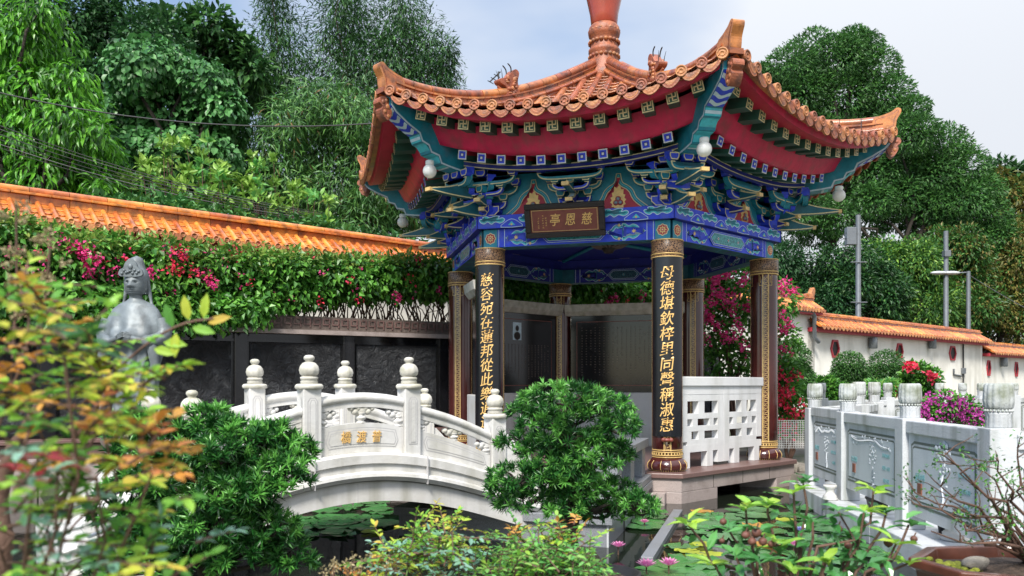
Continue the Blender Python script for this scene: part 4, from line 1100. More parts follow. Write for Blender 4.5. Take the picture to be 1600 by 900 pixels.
# hip ridges
def ridge():
    k = MB()
    rr = list(np.linspace(.25, 3.93, 14))
    for a, b in zip(rr, rr[1:]):
        q = [a + .004, (a + b) / 2, b - .006]
        for (w0, w1, h0, h1) in ((.095, .085, -.05, .075), (.06, .06, .077, .115), (.085, .085, .117, .14)):
            rows = []
            for r in q:
                z = zh(r); rows.append([(-w0, -r, z + h0), (-w1, -r, z + h1), (w1, -r, z + h1), (w0, -r, z + h0), (-w0, -r, z + h0)])
            k.grid(rows, M['tile'], False)
            for rw in (rows[0], rows[-1]): k.add(rw[:4], [[0, 1, 2, 3]], M['tile'])
        k.tube([(0, -r, zh(r) + .185) for r in q], .062, M['tile'], 10)
        k.tube([(s * .09, -r, zh(r) + .03) for r in q for s in (1,)], .028, M['tile'], 6); k.tube([(-.09, -r, zh(r) + .03) for r in q], .028, M['tile'], 6)
    # upturned scroll at the end
    top = [(-3.80, zh(3.8) + .20), (-3.92, 5.185), (-4.03, 5.225), (-4.085, 5.265), (-4.12, 5.272), (-4.155, 5.25), (-4.155, 5.205), (-4.13, 5.16), (-4.10, 5.10), (-4.09, 5.02), (-4.06, 4.97), (-3.9, 4.95), (-3.8, zh(3.8) + .02)]
    pol = smooth_poly(top, 3); k.prism(pol, 'yz', -.066, .066, M['tile'])
    for s in (-1, 1):
        k.poly(inset(pol, .028), 'yz', s * .068, M['tile_rim']); k.poly(inset(pol, .04), 'yz', s * .071, M['tile'])
    k.box(-.08, .08, -4.11, -3.9, 4.92, 4.98, M['tile'])
    return k
rid = spread_part(ridge().build('hip_ridge', PAV, .0, local=True), corner_rot)
# dragon heads riding on the ridges
def dragon():
    k = MB(); r0 = 1.98; z0 = zh(r0) + .16
    body = smooth_poly([(-r0 + .10, z0 - .10), (-r0 - .12, z0 - .10), (-r0 - .13, z0 + .06), (-r0 - .26, z0 + .10), (-r0 - .28, z0 + .16), (-r0 - .17, z0 + .2), (-r0 - .1, z0 + .24), (-r0 + .0, z0 + .36), (-r0 + .08, z0 + .40), (-r0 + .14, z0 + .35), (-r0 + .11, z0 + .2), (-r0 + .16, z0 + .02)], 3)
    k.prism(body, 'yz', -.07, .07, M['tile_rim'])
    rr = random.Random(3)
    for i in range(18):
        for s in (-1, 1):
            k.ball((s * .07, -r0 + rr.uniform(-.12, .1), z0 + rr.uniform(-.04, .26)), (.03, rr.uniform(.02, .045), rr.uniform(.02, .045)), M['tile_rim'], 8, 6)
    for s in (-1, 1):
        k.ball((s * .06, -r0 - .13, z0 + .17), .028, M['tile'], 8, 6)
        k.tube(smooth_path([(s * .04, -r0 - .08, z0 + .22), (s * .05, -r0 - .03, z0 + .30), (s * .06, -r0 - .04, z0 + .40), (s * .06, -r0 - .11, z0 + .45)], 4), [.011] * 12 + [.004], M['wire'], 6)
        k.tube([(s * .04, -r0 - .2, z0 + .16), (s * .05, -r0 - .22, z0 + .26), (s * .06, -r0 - .25, z0 + .33)], [.008, .006, .003], M['wire'], 5)
    k.tube([(0, -r0 - .13, z0 + .02), (0, -r0 - .22, z0 + .02), (0, -r0 - .27, z0 + .06)], [.05, .035, .015], M['tile_rim'], 8)
    k.v = [(a * .85, -r0 + (b + r0) * .85, z0 - .06 + (d - z0 + .06) * .85) for a, b, d in k.v]
    return k
spread_part(dragon().build('dragon_ornament', PAV, .006, local=True), corner_rot)
k = MB()
k.lathe([(.34, 6.02), (.30, 6.2), (.235, 6.30), (.24, 6.34), (.215, 6.38), (.225, 6.5), (.24, 6.52), (.24, 6.56), (.21, 6.59), (.205, 6.74), (.235, 6.77), (.245, 6.82), (.23, 6.9), (.19, 6.95)], (0, 0, 0), M['tile_rim'], 36)
for z in (6.45, 6.67, 6.84):
    for i in range(20):
        t = 2 * math.pi * i / 20; k.ball((math.cos(t) * .217, math.sin(t) * .217, z), (.035, .035, .03), M['tile_rim'], 7, 5)
k.lathe([(.185, 6.93), (.2, 6.96), (.215, 7.1), (.27, 7.35), (.30, 7.5), (.27, 7.68), (.15, 7.8), (.12, 7.86), (.2, 7.95), (.24, 8.1), (.18, 8.25), (.06, 8.4), (0, 8.6)], (0, 0, 0), M['finred'], 36)
k.build('roof_finial', PAV, local=True)
k = MB(); k.prism(hexring(RC + .05), 'xy', 3.665, 3.70, M['dblue']); 
for i in range(6):
    a = corner_pos(i, RC - .2); k.tube([(0, 0, 3.64), (a.x, a.y, 3.64)], .03, M['teal'], 6)
k.build('ceiling', PAV, local=True)

# ------------------------------------------------------------------ fittings of the pavilion, each a thing of its own
def PW(p, z): return (CX + p.x, CY + p.y, z)
lamp_lab = ['white globe lamp under the nearest upturned roof corner, above the right lettered column', 'white globe lamp under the right hand roof corner', 'white globe lamp under the rear right roof corner', 'white globe lamp under the hidden rear roof corner',
            'white globe lamp low under the far left roof corner, beside the orange wall', 'white globe lamp under the front left roof corner']
proto = None
for i in (0, 1, 4, 5):
    p = corner_pos(i, 3.36)
    if proto is None:
        proto = empty('globe_lamp', PW(p, 4.12), lamp_lab[i], 'lamp', 'globe lamps under the roof corners')
        k = MB(); k.ball((0, 0, 0), .088, M['globe'], 20, 14); k.build('globe', proto, local=True)
        k = MB(); k.lathe([(.045, .07), (.055, .085), (.055, .12), (.05, .13), (0, .13)], (0, 0, 0), M['globe'], 16); k.build('socket', proto, local=True)
    else:
        c = copy_tree(proto); c.location = PW(p, 4.12); c['label'] = lamp_lab[i]
# name board
nb = empty('name_board', tuple(Vector((CX, CY, 3.33)) + Matrix.Rotation(PHI, 3, 'Z') @ Vector((-.06, -AC - .26, 0))), 'brown name board with three large gilt characters in a dark frame over the entrance', 'sign')
XN = Matrix.Translation((CX, CY, 0)) @ Matrix.Rotation(PHI, 4, 'Z') @ Matrix.Translation((-.075, -AC - .32, 3.525)) @ Matrix.Rotation(R(20), 4, 'X') @ Matrix.Rotation(R(0.5), 4, 'Y')
k = MB(); k.X = XN
k.box(-.46, .46, -.015, .015, -.165, .165, M['board']); k.nest([(-.425, -.135), (.425, -.135), (.425, .135), (-.425, .135)], 'xz', -.017, -1, [(M['gold'], 0), (M['board'], .006)], .0015)
k.build('board', nb)
k = MB(); k.X = XN
for q in ((-.515, .515, .145, .215), (-.515, .515, -.215, -.145)): k.box(q[0], q[1], -.04, .02, q[2], q[3], M['boardf'])
for q in ((-.515, -.44), (.44, .515)): k.box(q[0], q[1], -.039, .019, -.144, .144, M['boardf'])
k.build('frame', nb, .012)
k = MB(); k.X = XN
for ch, x in (('亭', -.13), ('恩', .07), ('慈', .28)):
    text_into(k, ch, .15, M['goldm'], lambda a, b, d, x=x: (x + a * .95, -.021 - d, -.005 + b * 1.1), .18, .004)
r_ = random.Random(5)
for x, n, z0 in ((-.34, 5, .03), (-.28, 6, .06), (-.24, 4, .03)):
    for j in range(n):
        for q in range(3):
            k.box(x + r_.uniform(-.012, .004), x + r_.uniform(.004, .012), -.0225, -.0205, z0 - j * .03 + q * .006 - .003, z0 - j * .03 + q * .006, M['goldm'])
k.build('lettering', nb)
# couplet boards curved round the two front columns
def couplet(ci, chars, label):
    p = corner_pos(ci); face = math.atan2(-(CY + p.y), -(CX + p.x)) if False else PHI - R(90)
    base = Vector((CX + p.x, CY + p.y, 0))
    o = empty('couplet_board', tuple(base + Vector((math.cos(face) * .21, math.sin(face) * .21, .74))), label, 'sign')
    face = face + R(6)
    def cy(u, z, d=0): t = face + u / .205; return (base.x + (.205 + d) * math.cos(t), base.y + (.205 + d) * math.sin(t), z)
    z0, z1 = .80, 3.02
    k = MB(); us = np.linspace(-.225, .225, 19)
    k.grid([[cy(u, z0), cy(u, z1)] for u in us], M['black'], True)
    k.grid([[cy(u, z1), cy(u, z1, -.015)] for u in us], M['black']); k.grid([[cy(u, z0), cy(u, z0, -.015)] for u in us], M['black'])
    for u in (-.225, .225): k.grid([[cy(u, z0), cy(u, z1)], [cy(u, z0, -.02), cy(u, z1, -.02)]], M['gold'])
    for uu in (-.215, .205): k.grid([[cy(uu, z0 + .02, .0015), cy(uu, z1 - .02, .0015)], [cy(uu + .008, z0 + .02, .0015), cy(uu + .008, z1 - .02, .0015)]], M['lacq'])
    k.build('board', o)
    k = MB(); n = len(chars); st = (z1 - z0 - .16) / n
    for i, ch in enumerate(chars):
        zz = z1 - .14 - st * (i + .38)
        text_into(k, ch, min(.182, st * .98), M['goldm'], lambda a, b, d, zz=zz: cy(a * .98 - .01, zz + b * 1.02 + a * .10, .003 + d), .12, .003, .0025)
    k.build('lettering', o)
    k = MB(); c = cy(0, .76, .012); k.ball(c, (.05, .03, .024), M['board'], 12, 6)
    for s in (-1, 1): k.ball(cy(s * .045, .76, .012), (.028, .022, .028), M['board'], 10, 6)
    k.build('boss', o)
couplet(0, '母德堪欽梓里同聲稱淑惠', 'tall black board with gilt calligraphy on the right front column, beside the white railing')
couplet(5, '慈容宛在蓮邦從此樂逍遙', 'tall black board with gilt calligraphy on the left front column, behind the bridge end post')
# white fretwork railing on the right face
XR1 = Matrix.Translation((CX, CY, 0)) @ Matrix.Rotation(faces_rot[1], 4, 'Z') @ Matrix.Translation((0, -AC - .02, 0))
rl = empty('fretwork_railing', tuple(XR1 @ Vector((0, 0, .365))), 'white concrete fretwork railing between two columns on the right side of the pavilion', 'railing')
xa, xb = -RC / 2 + .20, RC / 2 - .19
def fret_half(k, x0, x1, flip):
    w = x1 - x0; X_ = (lambda t: x0 + t * w) if not flip else (lambda t: x1 - t * w)
    def b(t0, t1, z0, z1, d=.048): a, c = sorted((X_(t0), X_(t1))); k.box(a, c, -d, d, z0, z1, M['white'])
    b(.0, 1, 1.13, 1.215, .05)
    b(.0, .14, .64, 1.13); b(.86, 1, .40, 1.13)
    b(.14, .86, 1.06, 1.129, .047)
    for z in (.93, .80, .66): b(.14, .86, z - .055, z + .0, .046)
    b(.0, .14, .965, 1.0, .0485)
    for t0, t1, z0, z1 in ((.40, .54, .93, 1.06), (.26, .38, .80, .875), (.66, .76, .80, .875), (.40, .54, .66, .745), (.14, .24, .66, .745)): b(t0, t1, z0, z1, .045)
    b(.0, .86, .53, .605, .0475)
    for t0, t1 in ((.06, .20), (.60, .74)): b(t0, t1, .367, .53, .047)
    b(.26, .34, .605, .606)
k = MB(); k.X = XR1
k.box(xa - .02, xb + .02, -.075, .075, 1.42, 1.545, M['white']); k.build('top_rail', rl, .012)
for i in range(2):
    k = MB(); k.X = XR1 @ Matrix.Translation((0, 0, .365)) @ Matrix.Diagonal((1, 1, 1.241, 1)) @ Matrix.Translation((0, 0, -.365))
    m_ = (xa + xb) / 2
    if i == 0: fret_half(k, xa, m_ - .003, False)
    else: fret_half(k, m_ + .003, xb, True)
    k.build('fret_panel', rl, .006)
# black inscription tablets between the rear columns
def tablet(fi, label, photo, x0=-RC / 2 + .22, x1=RC / 2 - .22, yy=-AC):
    X = Matrix.Translation((CX, CY, 0)) @ Matrix.Rotation(faces_rot[fi], 4, 'Z') @ Matrix.Translation((0, yy, 0))
    o = empty('stone_tablet', tuple(X @ Vector((0, 0, .365))), label, 'tablet')
    k = MB(); k.X = X; k.box(x0 - .06, x1 + .06, -.16, .16, .365, 1.30, M['marble']); k.build('base', o, .01)
    k = MB(); k.X = X; k.box(x0, x1, -.09, .09, 1.302, 2.66, M['bstone'])
    inner = .09                                   # inscribed side looks to the middle of the pavilion
    k.nest([(x0 + .1, 1.42), (x1 - .1, 1.42), (x1 - .1, 2.56), (x0 + .1, 2.56)], 'xz', inner + .002, 1, [(M['board'], 0), (M['bstone'], .012)], .0015)
    rr = random.Random(fi)
    nc = 20
    for c in range(nc):
        x = lerp(x0 + .2, x1 - .2, c / (nc - 1)); top = 2.45 if not photo else 2.12
        n = rr.randint(15, 20)
        for j in range(n):
            z = top - j * (top - 1.52) / 20
            if rr.random() < .1: continue
            for q in range(2): k.box(x - .011 + q * .012, x - .003 + q * .012, inner + .004, inner + .0065, z - .009 + rr.uniform(-.004, .004), z + .006, M['fret'])
    if photo:
        k.box(-.1, .1, inner + .004, inner + .008, 2.2, 2.5, M['pale']); k.ball((0, inner + .01, 2.4), (.04, .004, .05), M['boardf'], 12, 8); k.ball((0, inner + .01, 2.27), (.075, .004, .07), M['boardf'], 12, 8)
    k.build('slab', o)
    k = MB(); k.X = X
    k.prism([(-.19, 2.74), (-.21, 2.86), (.21, 2.86), (.19, 2.74), (.13, 2.662), (-.13, 2.662)], 'yz', x0 - .1, x1 + .1, M['marble_old']); k.build('cap', o, .008)
# faces: 0 front, 1 right, 2 rear right, 3 rear, 4 rear left, 5 left
tablet(3, 'black inscribed stone tablet with pale cap, straight behind the pavilion entrance', False)
tablet(4, 'black inscribed stone tablet with a small portrait, in the rear left bay of the pavilion', True)
tablet(5, 'narrow black stone tablet with granite cap beside the left lettered column', False, .38, RC / 2 - .24)
# hanging lotus lantern
k = MB(); c0 = (CX - .05, CY - 1.0, 3.3)
k.lathe([(.02, .36), (.02, .2), (.09, .18), (.10, .06), (.06, .0), (0, -.01)], c0, M['boardf'], 18)
for i in range(16):
    t = 2 * math.pi * i / 16; k.tube(smooth_path([(c0[0] + math.cos(t) * r, c0[1] + math.sin(t) * r, c0[2] + z) for r, z in ((.09, .08), (.2, .10), (.30, .17), (.34, .24))], 2), [.02, .025, .028, .025, .022, .015, .006], M['fret'], 5)
tag(k.build('lantern'), 'dark lotus shaped lantern hanging under the pavilion ceiling', 'lantern')
# ------------------------------------------------------------------ vegetation
LM = dict(
 bright=leafmat('bright_long_leaves', [(0.0516, 0.1907, 0.0134), (0.1148, 0.3703, 0.0262), (0.1951, 0.5049, 0.0449)], 0.35, 0.35),
 vine=leafmat('heart_vine_leaves', [(0.0242, 0.1028, 0.024), (0.0605, 0.1935, 0.048), (0.1075, 0.2782, 0.08)], 0.4, 0.2),
 bamboo=leafmat('bamboo_leaves', [(0.0263, 0.089, 0.0191), (0.0658, 0.1885, 0.0382), (0.1317, 0.2827, 0.0574)], 0.45, 0.25),
 bamboo_dry=leafmat('dry_bamboo_leaves', [(0.16, 0.09, 0.03), (0.22, 0.14, 0.05)], 0.6, 0.2),
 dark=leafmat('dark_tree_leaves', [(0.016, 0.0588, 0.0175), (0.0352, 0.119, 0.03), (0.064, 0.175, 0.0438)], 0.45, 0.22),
 deep=leafmat('painted_shade_leaves', [(0.010, 0.042, 0.014), (0.022, 0.085, 0.024), (0.04, 0.125, 0.035)], 0.5, 0.2),  # deep shade among the slope trees put into the leaf colour
 fine=leafmat('fine_dark_leaves', [(0.0246, 0.077, 0.0238), (0.0528, 0.1463, 0.0416), (0.0968, 0.231, 0.0594)], 0.5, 0.25),
 mid=leafmat('mid_green_leaves', [(0.0257, 0.0964, 0.0204), (0.0571, 0.1671, 0.034), (0.1, 0.2442, 0.051)], 0.45, 0.25),
 yellow=leafmat('yellowing_leaves', [(0.08, 0.10, 0.02), (0.17, 0.17, 0.035), (0.24, 0.18, 0.05)], 0.5, 0.25),
 light=leafmat('light_shrub_leaves', [(0.14, 0.30, 0.04), (0.24, 0.44, 0.07), (0.34, 0.52, 0.10)], 0.4, 0.3),
 hedge=leafmat('bougainvillea_leaves', [(0.0315, 0.124, 0.0187), (0.0788, 0.2479, 0.0312), (0.1575, 0.3791, 0.052)], 0.38, 0.25),
 hedge_top=leafmat('bougainvillea_shoots', [(0.11, 0.24, 0.04), (0.2, 0.34, 0.06), (0.27, 0.33, 0.07)], 0.42, 0.3),
 pink=leafmat('pink_bracts', [(0.55, 0.02, 0.12), (0.72, 0.04, 0.24), (0.8, 0.10, 0.32)], 0.55, 0.35),
 magenta=leafmat('magenta_bracts', [(0.40, 0.03, 0.26), (0.55, 0.08, 0.4)], 0.55, 0.35),
 redf=leafmat('red_bracts', [(0.7, 0.02, 0.05), (0.8, 0.06, 0.14)], 0.55, 0.3),
 podo=leafmat('podocarpus_needles', [(0.0067, 0.0513, 0.0084), (0.0167, 0.0958, 0.0167), (0.0502, 0.1847, 0.0335)], 0.32, 0.15, 0.5),
 podo_tip=leafmat('podocarpus_shoots', [(0.072, 0.2639, 0.0413), (0.135, 0.391, 0.066), (0.18, 0.4496, 0.0907)], 0.35, 0.2, 0.5),
 nan_g=leafmat('nandina_green', [(0.1125, 0.33, 0.0625), (0.2, 0.48, 0.0625), (0.4125, 0.63, 0.075)], 0.4, 0.45),
 nan_y=leafmat('nandina_yellow', [(0.2932, 0.5244, 0.0633), (0.4887, 0.6072, 0.0633), (0.606, 0.414, 0.0759)], 0.4, 0.4),
 nan_o=leafmat('nandina_orange', [(0.6, 0.255, 0.048), (0.696, 0.39, 0.084), (0.504, 0.15, 0.072)], 0.45, 0.35),
 nan_r=leafmat('nandina_red', [(0.30, 0.03, 0.05), (0.42, 0.09, 0.09)], 0.45, 0.35),
 nan_b=leafmat('nandina_grey_green', [(0.144, 0.312, 0.228), (0.264, 0.456, 0.348), (0.12, 0.288, 0.144)], 0.3, 0.25),
 nan_d=leafmat('nandina_deep_green', [(0.03, 0.12, 0.03), (0.06, 0.2, 0.05)], 0.35, 0.25),
 spring=leafmat('fresh_green', [(0.10, 0.34, 0.08), (0.18, 0.46, 0.11), (0.3, 0.5, 0.1)], 0.4, 0.35),
 grass=leafmat('grass_blades', [(0.16, 0.34, 0.05), (0.3, 0.46, 0.1)], 0.45, 0.3),
 cam=leafmat('camellia_leaves', [(0.05, 0.19, 0.05), (0.08, 0.27, 0.07), (0.12, 0.34, 0.08)], 0.22, 0.28, 0.6),
 cam_y=leafmat('camellia_young', [(0.22, 0.48, 0.06), (0.34, 0.58, 0.08), (0.42, 0.58, 0.06)], 0.25, 0.4, 0.6),
 beige=leafmat('dry_panicle', [(0.30, 0.24, 0.12), (0.42, 0.35, 0.2)], 0.7, 0.2),
 pad=leafmat('lily_pad', [(0.035, 0.12, 0.035), (0.06, 0.20, 0.05), (0.09, 0.26, 0.08)], 0.25, 0.1, 0.6),
 lotus=leafmat('lotus_petals', [(0.75, 0.22, 0.50), (0.85, 0.40, 0.62)], 0.45, 0.35),
)
def limb(mb, a, b, r0, r1, m, wob=.08, n=5):
    a, b = Vector(a), Vector(b); L = (b - a).length; pts = []
    for i in range(n + 1):
        t = i / n; p = a.lerp(b, t)
        if 0 < i < n: p += Vector(rng.normal(size=3)) * L * wob * .5
        p.z += math.sin(t * math.pi) * L * .06; pts.append(p)
    mb.tube(pts, [lerp(r0, r1, i / n) for i in range(n + 1)], m, 7)
    return pts
def gpt(px, Y):
    x = (px - 800) / F * Y; return Vector((x, Y, ground_h(x, Y)))
def tree(name, label, cat, base_px, Y, clumps, leaf, mats, per, trunk_r=.2, group=None, droop=.3, shell=.4, detail=0, flat=.85, back=.6, upn=.8, limbs=True, lumps=.25, jit=.6, bend=.15, outn=.5):
    b = gpt(base_px, Y); root = empty(name, b, label, cat, group)
    lv = LV(); mb = MB(); cs = []
    for (px, py, r) in clumps:
        rm = r / F * Y; c = P(px, py, Y + rng.uniform(-.5, .9) * rm); cs.append(c)
        for q in range(1 if not back else 2):
            cc = c if q == 0 else c + Vector((rng.uniform(-.5, .5) * rm, rm * rng.uniform(.7, 1.5), rng.uniform(-.6, .1) * rm))
            nn = int(per * (r / 50) ** 1.5 * (1 if q == 0 else back))
            for mt, w in mats:
                clump(lv, cc, (rm, rm, rm * flat), int(nn * w), leaf[0], leaf[1], LM[mt], droop, shell, detail, upn, jit, .2, bend, lumps=lumps, outn=outn)
    top = sum(cs, Vector()) / len(cs); fork = b.lerp(Vector((lerp(b.x, top.x, .5), lerp(b.y, top.y, .5), top.z)), .55)
    limb(mb, b - Vector((0, 0, .3)), fork, trunk_r, trunk_r * .7, M['bark'], .05)
    if limbs:
        for c in cs: limb(mb, fork, c, trunk_r * .45, trunk_r * .1, M['bark'])
    mb.build('trunk', root); lv.build('crown', root)
    return root
# --- behind the wall, left
tree('leafy_tree', 'bright green tree with long drooping leaves at the far left behind the wall', 'tree', 40, 16.5,
     [(-30, 40, 70), (30, 60, 60), (60, 20, 45), (-20, 150, 65), (55, 140, 60), (110, 130, 42), (100, 190, 55), (145, 215, 40), (40, 220, 60), (-20, 250, 60), (130, 265, 42), (70, 280, 50), (10, 310, 55), (160, 300, 36)],
     (.21, .066), (('bright', .75), ('mid', .25)), 400, .16, droop=.9, detail=1, upn=.6, bend=.3)
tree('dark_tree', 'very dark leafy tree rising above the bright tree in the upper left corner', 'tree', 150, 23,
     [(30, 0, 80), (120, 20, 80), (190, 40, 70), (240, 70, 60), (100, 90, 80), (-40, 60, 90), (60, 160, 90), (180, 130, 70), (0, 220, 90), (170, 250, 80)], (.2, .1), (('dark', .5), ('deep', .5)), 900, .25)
tree('vine_covered_tree', 'mass of dark heart shaped vine leaves smothering a tree behind the wall', 'tree', 270, 19.5,
     [(215, 110, 55), (265, 105, 50), (320, 130, 48), (350, 150, 30), (200, 180, 55), (255, 180, 60), (320, 190, 52), (345, 175, 36), (220, 250, 60), (280, 250, 62), (335, 250, 48), (190, 300, 50), (260, 310, 60), (320, 305, 50), (235, 90, 40)],
     (.165, .15), (('vine', 1),), 560, .2, droop=1.0, detail=1, upn=.3, outn=.8, shell=.25)
tree('bamboo_clump', 'broad clump of drooping bamboo with some brown leaves, left of the pavilion roof', 'bamboo', 480, 21,
     [(500, 165, 60), (455, 195, 55), (550, 180, 60), (420, 230, 50), (500, 240, 62), (570, 240, 58), (620, 230, 50), (385, 255, 42), (450, 290, 60), (530, 300, 62), (590, 300, 55), (400, 310, 50), (640, 320, 50), (500, 350, 60), (570, 355, 60), (430, 345, 50), (620, 280, 50)],
     (.26, .036), (('bamboo', .80), ('fine', .175), ('bamboo_dry', .025)), 1150, .05, droop=.75, jit=.95, upn=.3, outn=.8, shell=.3, lumps=.35, bend=.25)
tree('round_tree', 'small round dark tree on the hill between the vines and the bamboo', 'tree', 320, 29,
     [(280, 50, 45), (330, 40, 40), (360, 75, 45), (300, 95, 50), (345, 120, 50), (390, 110, 40), (250, 40, 35)], (.34, .17), (('dark', .6), ('mid', .4)), 520, .25)
bgm = dict(leaf=(.26, .045), mats=(('fine', .7), ('deep', .3)), per=1100, trunk_r=.12, droop=.5, flat=1.5, lumps=.4, group='tall feathery trees on the hill')
tree('feathery_tree', 'slim tall feathery tree with see-through top, leftmost of the feathery group', 'tree', 430, 31, [(425, 10, 32), (445, 50, 42), (410, 70, 40), (440, 110, 50), (470, 130, 45), (400, 135, 45), (430, 170, 55), (420, -30, 28)], **bgm)
tree('feathery_tree', 'broad tall feathery tree directly above the bamboo clump', 'tree', 550, 31, [(530, -10, 42), (560, 20, 45), (515, 40, 40), (540, 80, 52), (580, 90, 48), (510, 110, 48), (560, 130, 55), (600, 40, 40), (605, 130, 50), (540, -50, 45)], **bgm)
tree('feathery_tree', 'feathery tree beside the left roof corner, rightmost of the feathery group', 'tree', 650, 31, [(625, 0, 36), (640, 40, 40), (670, 60, 36), (650, 95, 45), (690, 90, 26), (690, 120, 30), (620, 80, 42), (660, 140, 45), (705, 140, 22), (630, 150, 50), (700, 75, 14)], **bgm)
# pale shrubs growing on the wall foot
shr = [(205, 300), (245, 275), (265, 250), (300, 285), (340, 300), (330, 255), (380, 300), (420, 310), (455, 315), (280, 320), (400, 265), (480, 330), (230, 330), (355, 325), (310, 335)]
for n_, (lo, hi, lab) in enumerate(((0, 290, 'loose pale green shrub nearest the bright tree behind the wall'), (290, 370, 'loose pale green shrub under the vine covered tree'), (370, 900, 'loose pale green shrub in front of the bamboo clump'))):
    sel = [q for q in shr if lo <= q[0] < hi]; Yb = 17.2
    root = empty('pale_shrub', gpt(sel[0][0], Yb), lab, 'shrub', 'pale shrubs behind the wall'); lv = LV(); mb = MB()
    for (px, py) in sel:
        c = P(px, py, Yb + rng.uniform(-.4, .5))
        base = Vector((c.x + rng.uniform(-.3, .3), c.y + .2, ground_h(c.x, c.y)))
        for t in range(9):
            tip = c + Vector((rng.uniform(-.5, .5), rng.uniform(-.4, .4), rng.uniform(-.35, .35))); limb(mb, base, tip, .02, .006, M['twig'], .05, 3)
            m_ = 16; d = unit(rnd_unit(m_) + UP * .7); lv.add(leaf_arrays(np.array(tip) + rng.normal(size=(m_, 3)) * .05, d, rnd_unit(m_) + UP, .19, .09, .15, .2, 1), LM['light'] if t % 4 else LM['spring'])
    mb.build('stem', root); lv.build('foliage', root)
lv = LV()
for i in range(46):
    px = rng.uniform(150, 700); Y = wallpt(px).y + rng.uniform(.6, 1.6); c = P(px, 600 - (.1385 * (2275 - px)) * .96 + rng.uniform(0, 30), Y)
    clump(lv, c, (.5, .4, .35), 150, .15, .09, LM['mid'] if i % 3 else LM['vine'], .3)
tag(lv.build('undergrowth'), 'low green undergrowth along the back of the garden wall', 'undergrowth', kind='stuff')
# --- right
big = dict(leaf=(.25, .085), mats=(('mid', .7), ('fine', .3)), per=2600, trunk_r=.3, droop=.2, lumps=.3, shell=.16, upn=.25, outn=1.1, flat=.8)
tree('round_crowned_tree', 'largest tree, with a tall domed dark green crown, behind the right roof corner', 'tree', 1290, 46,
     [(1205, 150, 48), (1235, 105, 42), (1270, 80, 40), (1310, 95, 50), (1345, 75, 35), (1362, 110, 45), (1385, 150, 42), (1250, 150, 55), (1310, 160, 60), (1370, 190, 50), (1215, 205, 50), (1270, 215, 55), (1335, 230, 58), (1395, 205, 42), (1240, 260, 52), (1300, 280, 58), (1370, 270, 55), (1335, 62, 25), (1190, 120, 25)], **big)
tree('spreading_tree', 'dark spreading tree with bare limbs underneath, right of the domed tree', 'tree', 1440, 44,
     [(1425, 170, 28), (1430, 210, 40), (1470, 230, 45), (1455, 275, 50), (1500, 265, 48), (1525, 300, 42), (1500, 320, 48), (1545, 340, 36), (1420, 265, 42), (1410, 310, 45), (1460, 325, 42), (1365, 315, 38), (1560, 370, 28), (1300, 340, 40), (1260, 330, 45)], **big)
for n_, (px0, Y, col, lab) in enumerate(((1262, 39, ('deep', 'deep'), 'slope tree with deep shade painted into its leaf colour, just right of the right hand column'), (1335, 39, ('deep', 'mid'), 'dark tree on the slope behind the taller utility pole'), (1420, 41, ('mid', 'light'), 'lighter green tree on the slope between the utility pole and the street lamp'),
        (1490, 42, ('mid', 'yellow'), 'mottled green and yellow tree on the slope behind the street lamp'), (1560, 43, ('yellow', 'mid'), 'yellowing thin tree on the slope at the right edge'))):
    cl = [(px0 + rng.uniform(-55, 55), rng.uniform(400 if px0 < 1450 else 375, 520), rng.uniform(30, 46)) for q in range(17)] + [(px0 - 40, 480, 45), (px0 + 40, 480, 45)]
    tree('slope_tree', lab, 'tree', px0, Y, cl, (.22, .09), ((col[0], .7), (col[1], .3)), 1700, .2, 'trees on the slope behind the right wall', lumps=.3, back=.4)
tree('yellow_tree', 'yellow brown tree top beyond the spreading tree at the right edge', 'tree', 1585, 47, [(1575, 300, 28), (1600, 320, 35), (1580, 350, 36), (1610, 370, 40), (1570, 400, 38), (1600, 430, 40), (1565, 275, 16)], (.42, .17), (('yellow', .8), ('mid', .2)), 700, .2, lumps=.35)
tree('distant_tree', 'small distant dark tree crown at the horizon of the right edge', 'tree', 1575, 60, [(1565, 262, 20), (1585, 270, 18), (1600, 290, 24), (1550, 285, 20)], (.5, .25), (('dark', 1),), 900, .2)
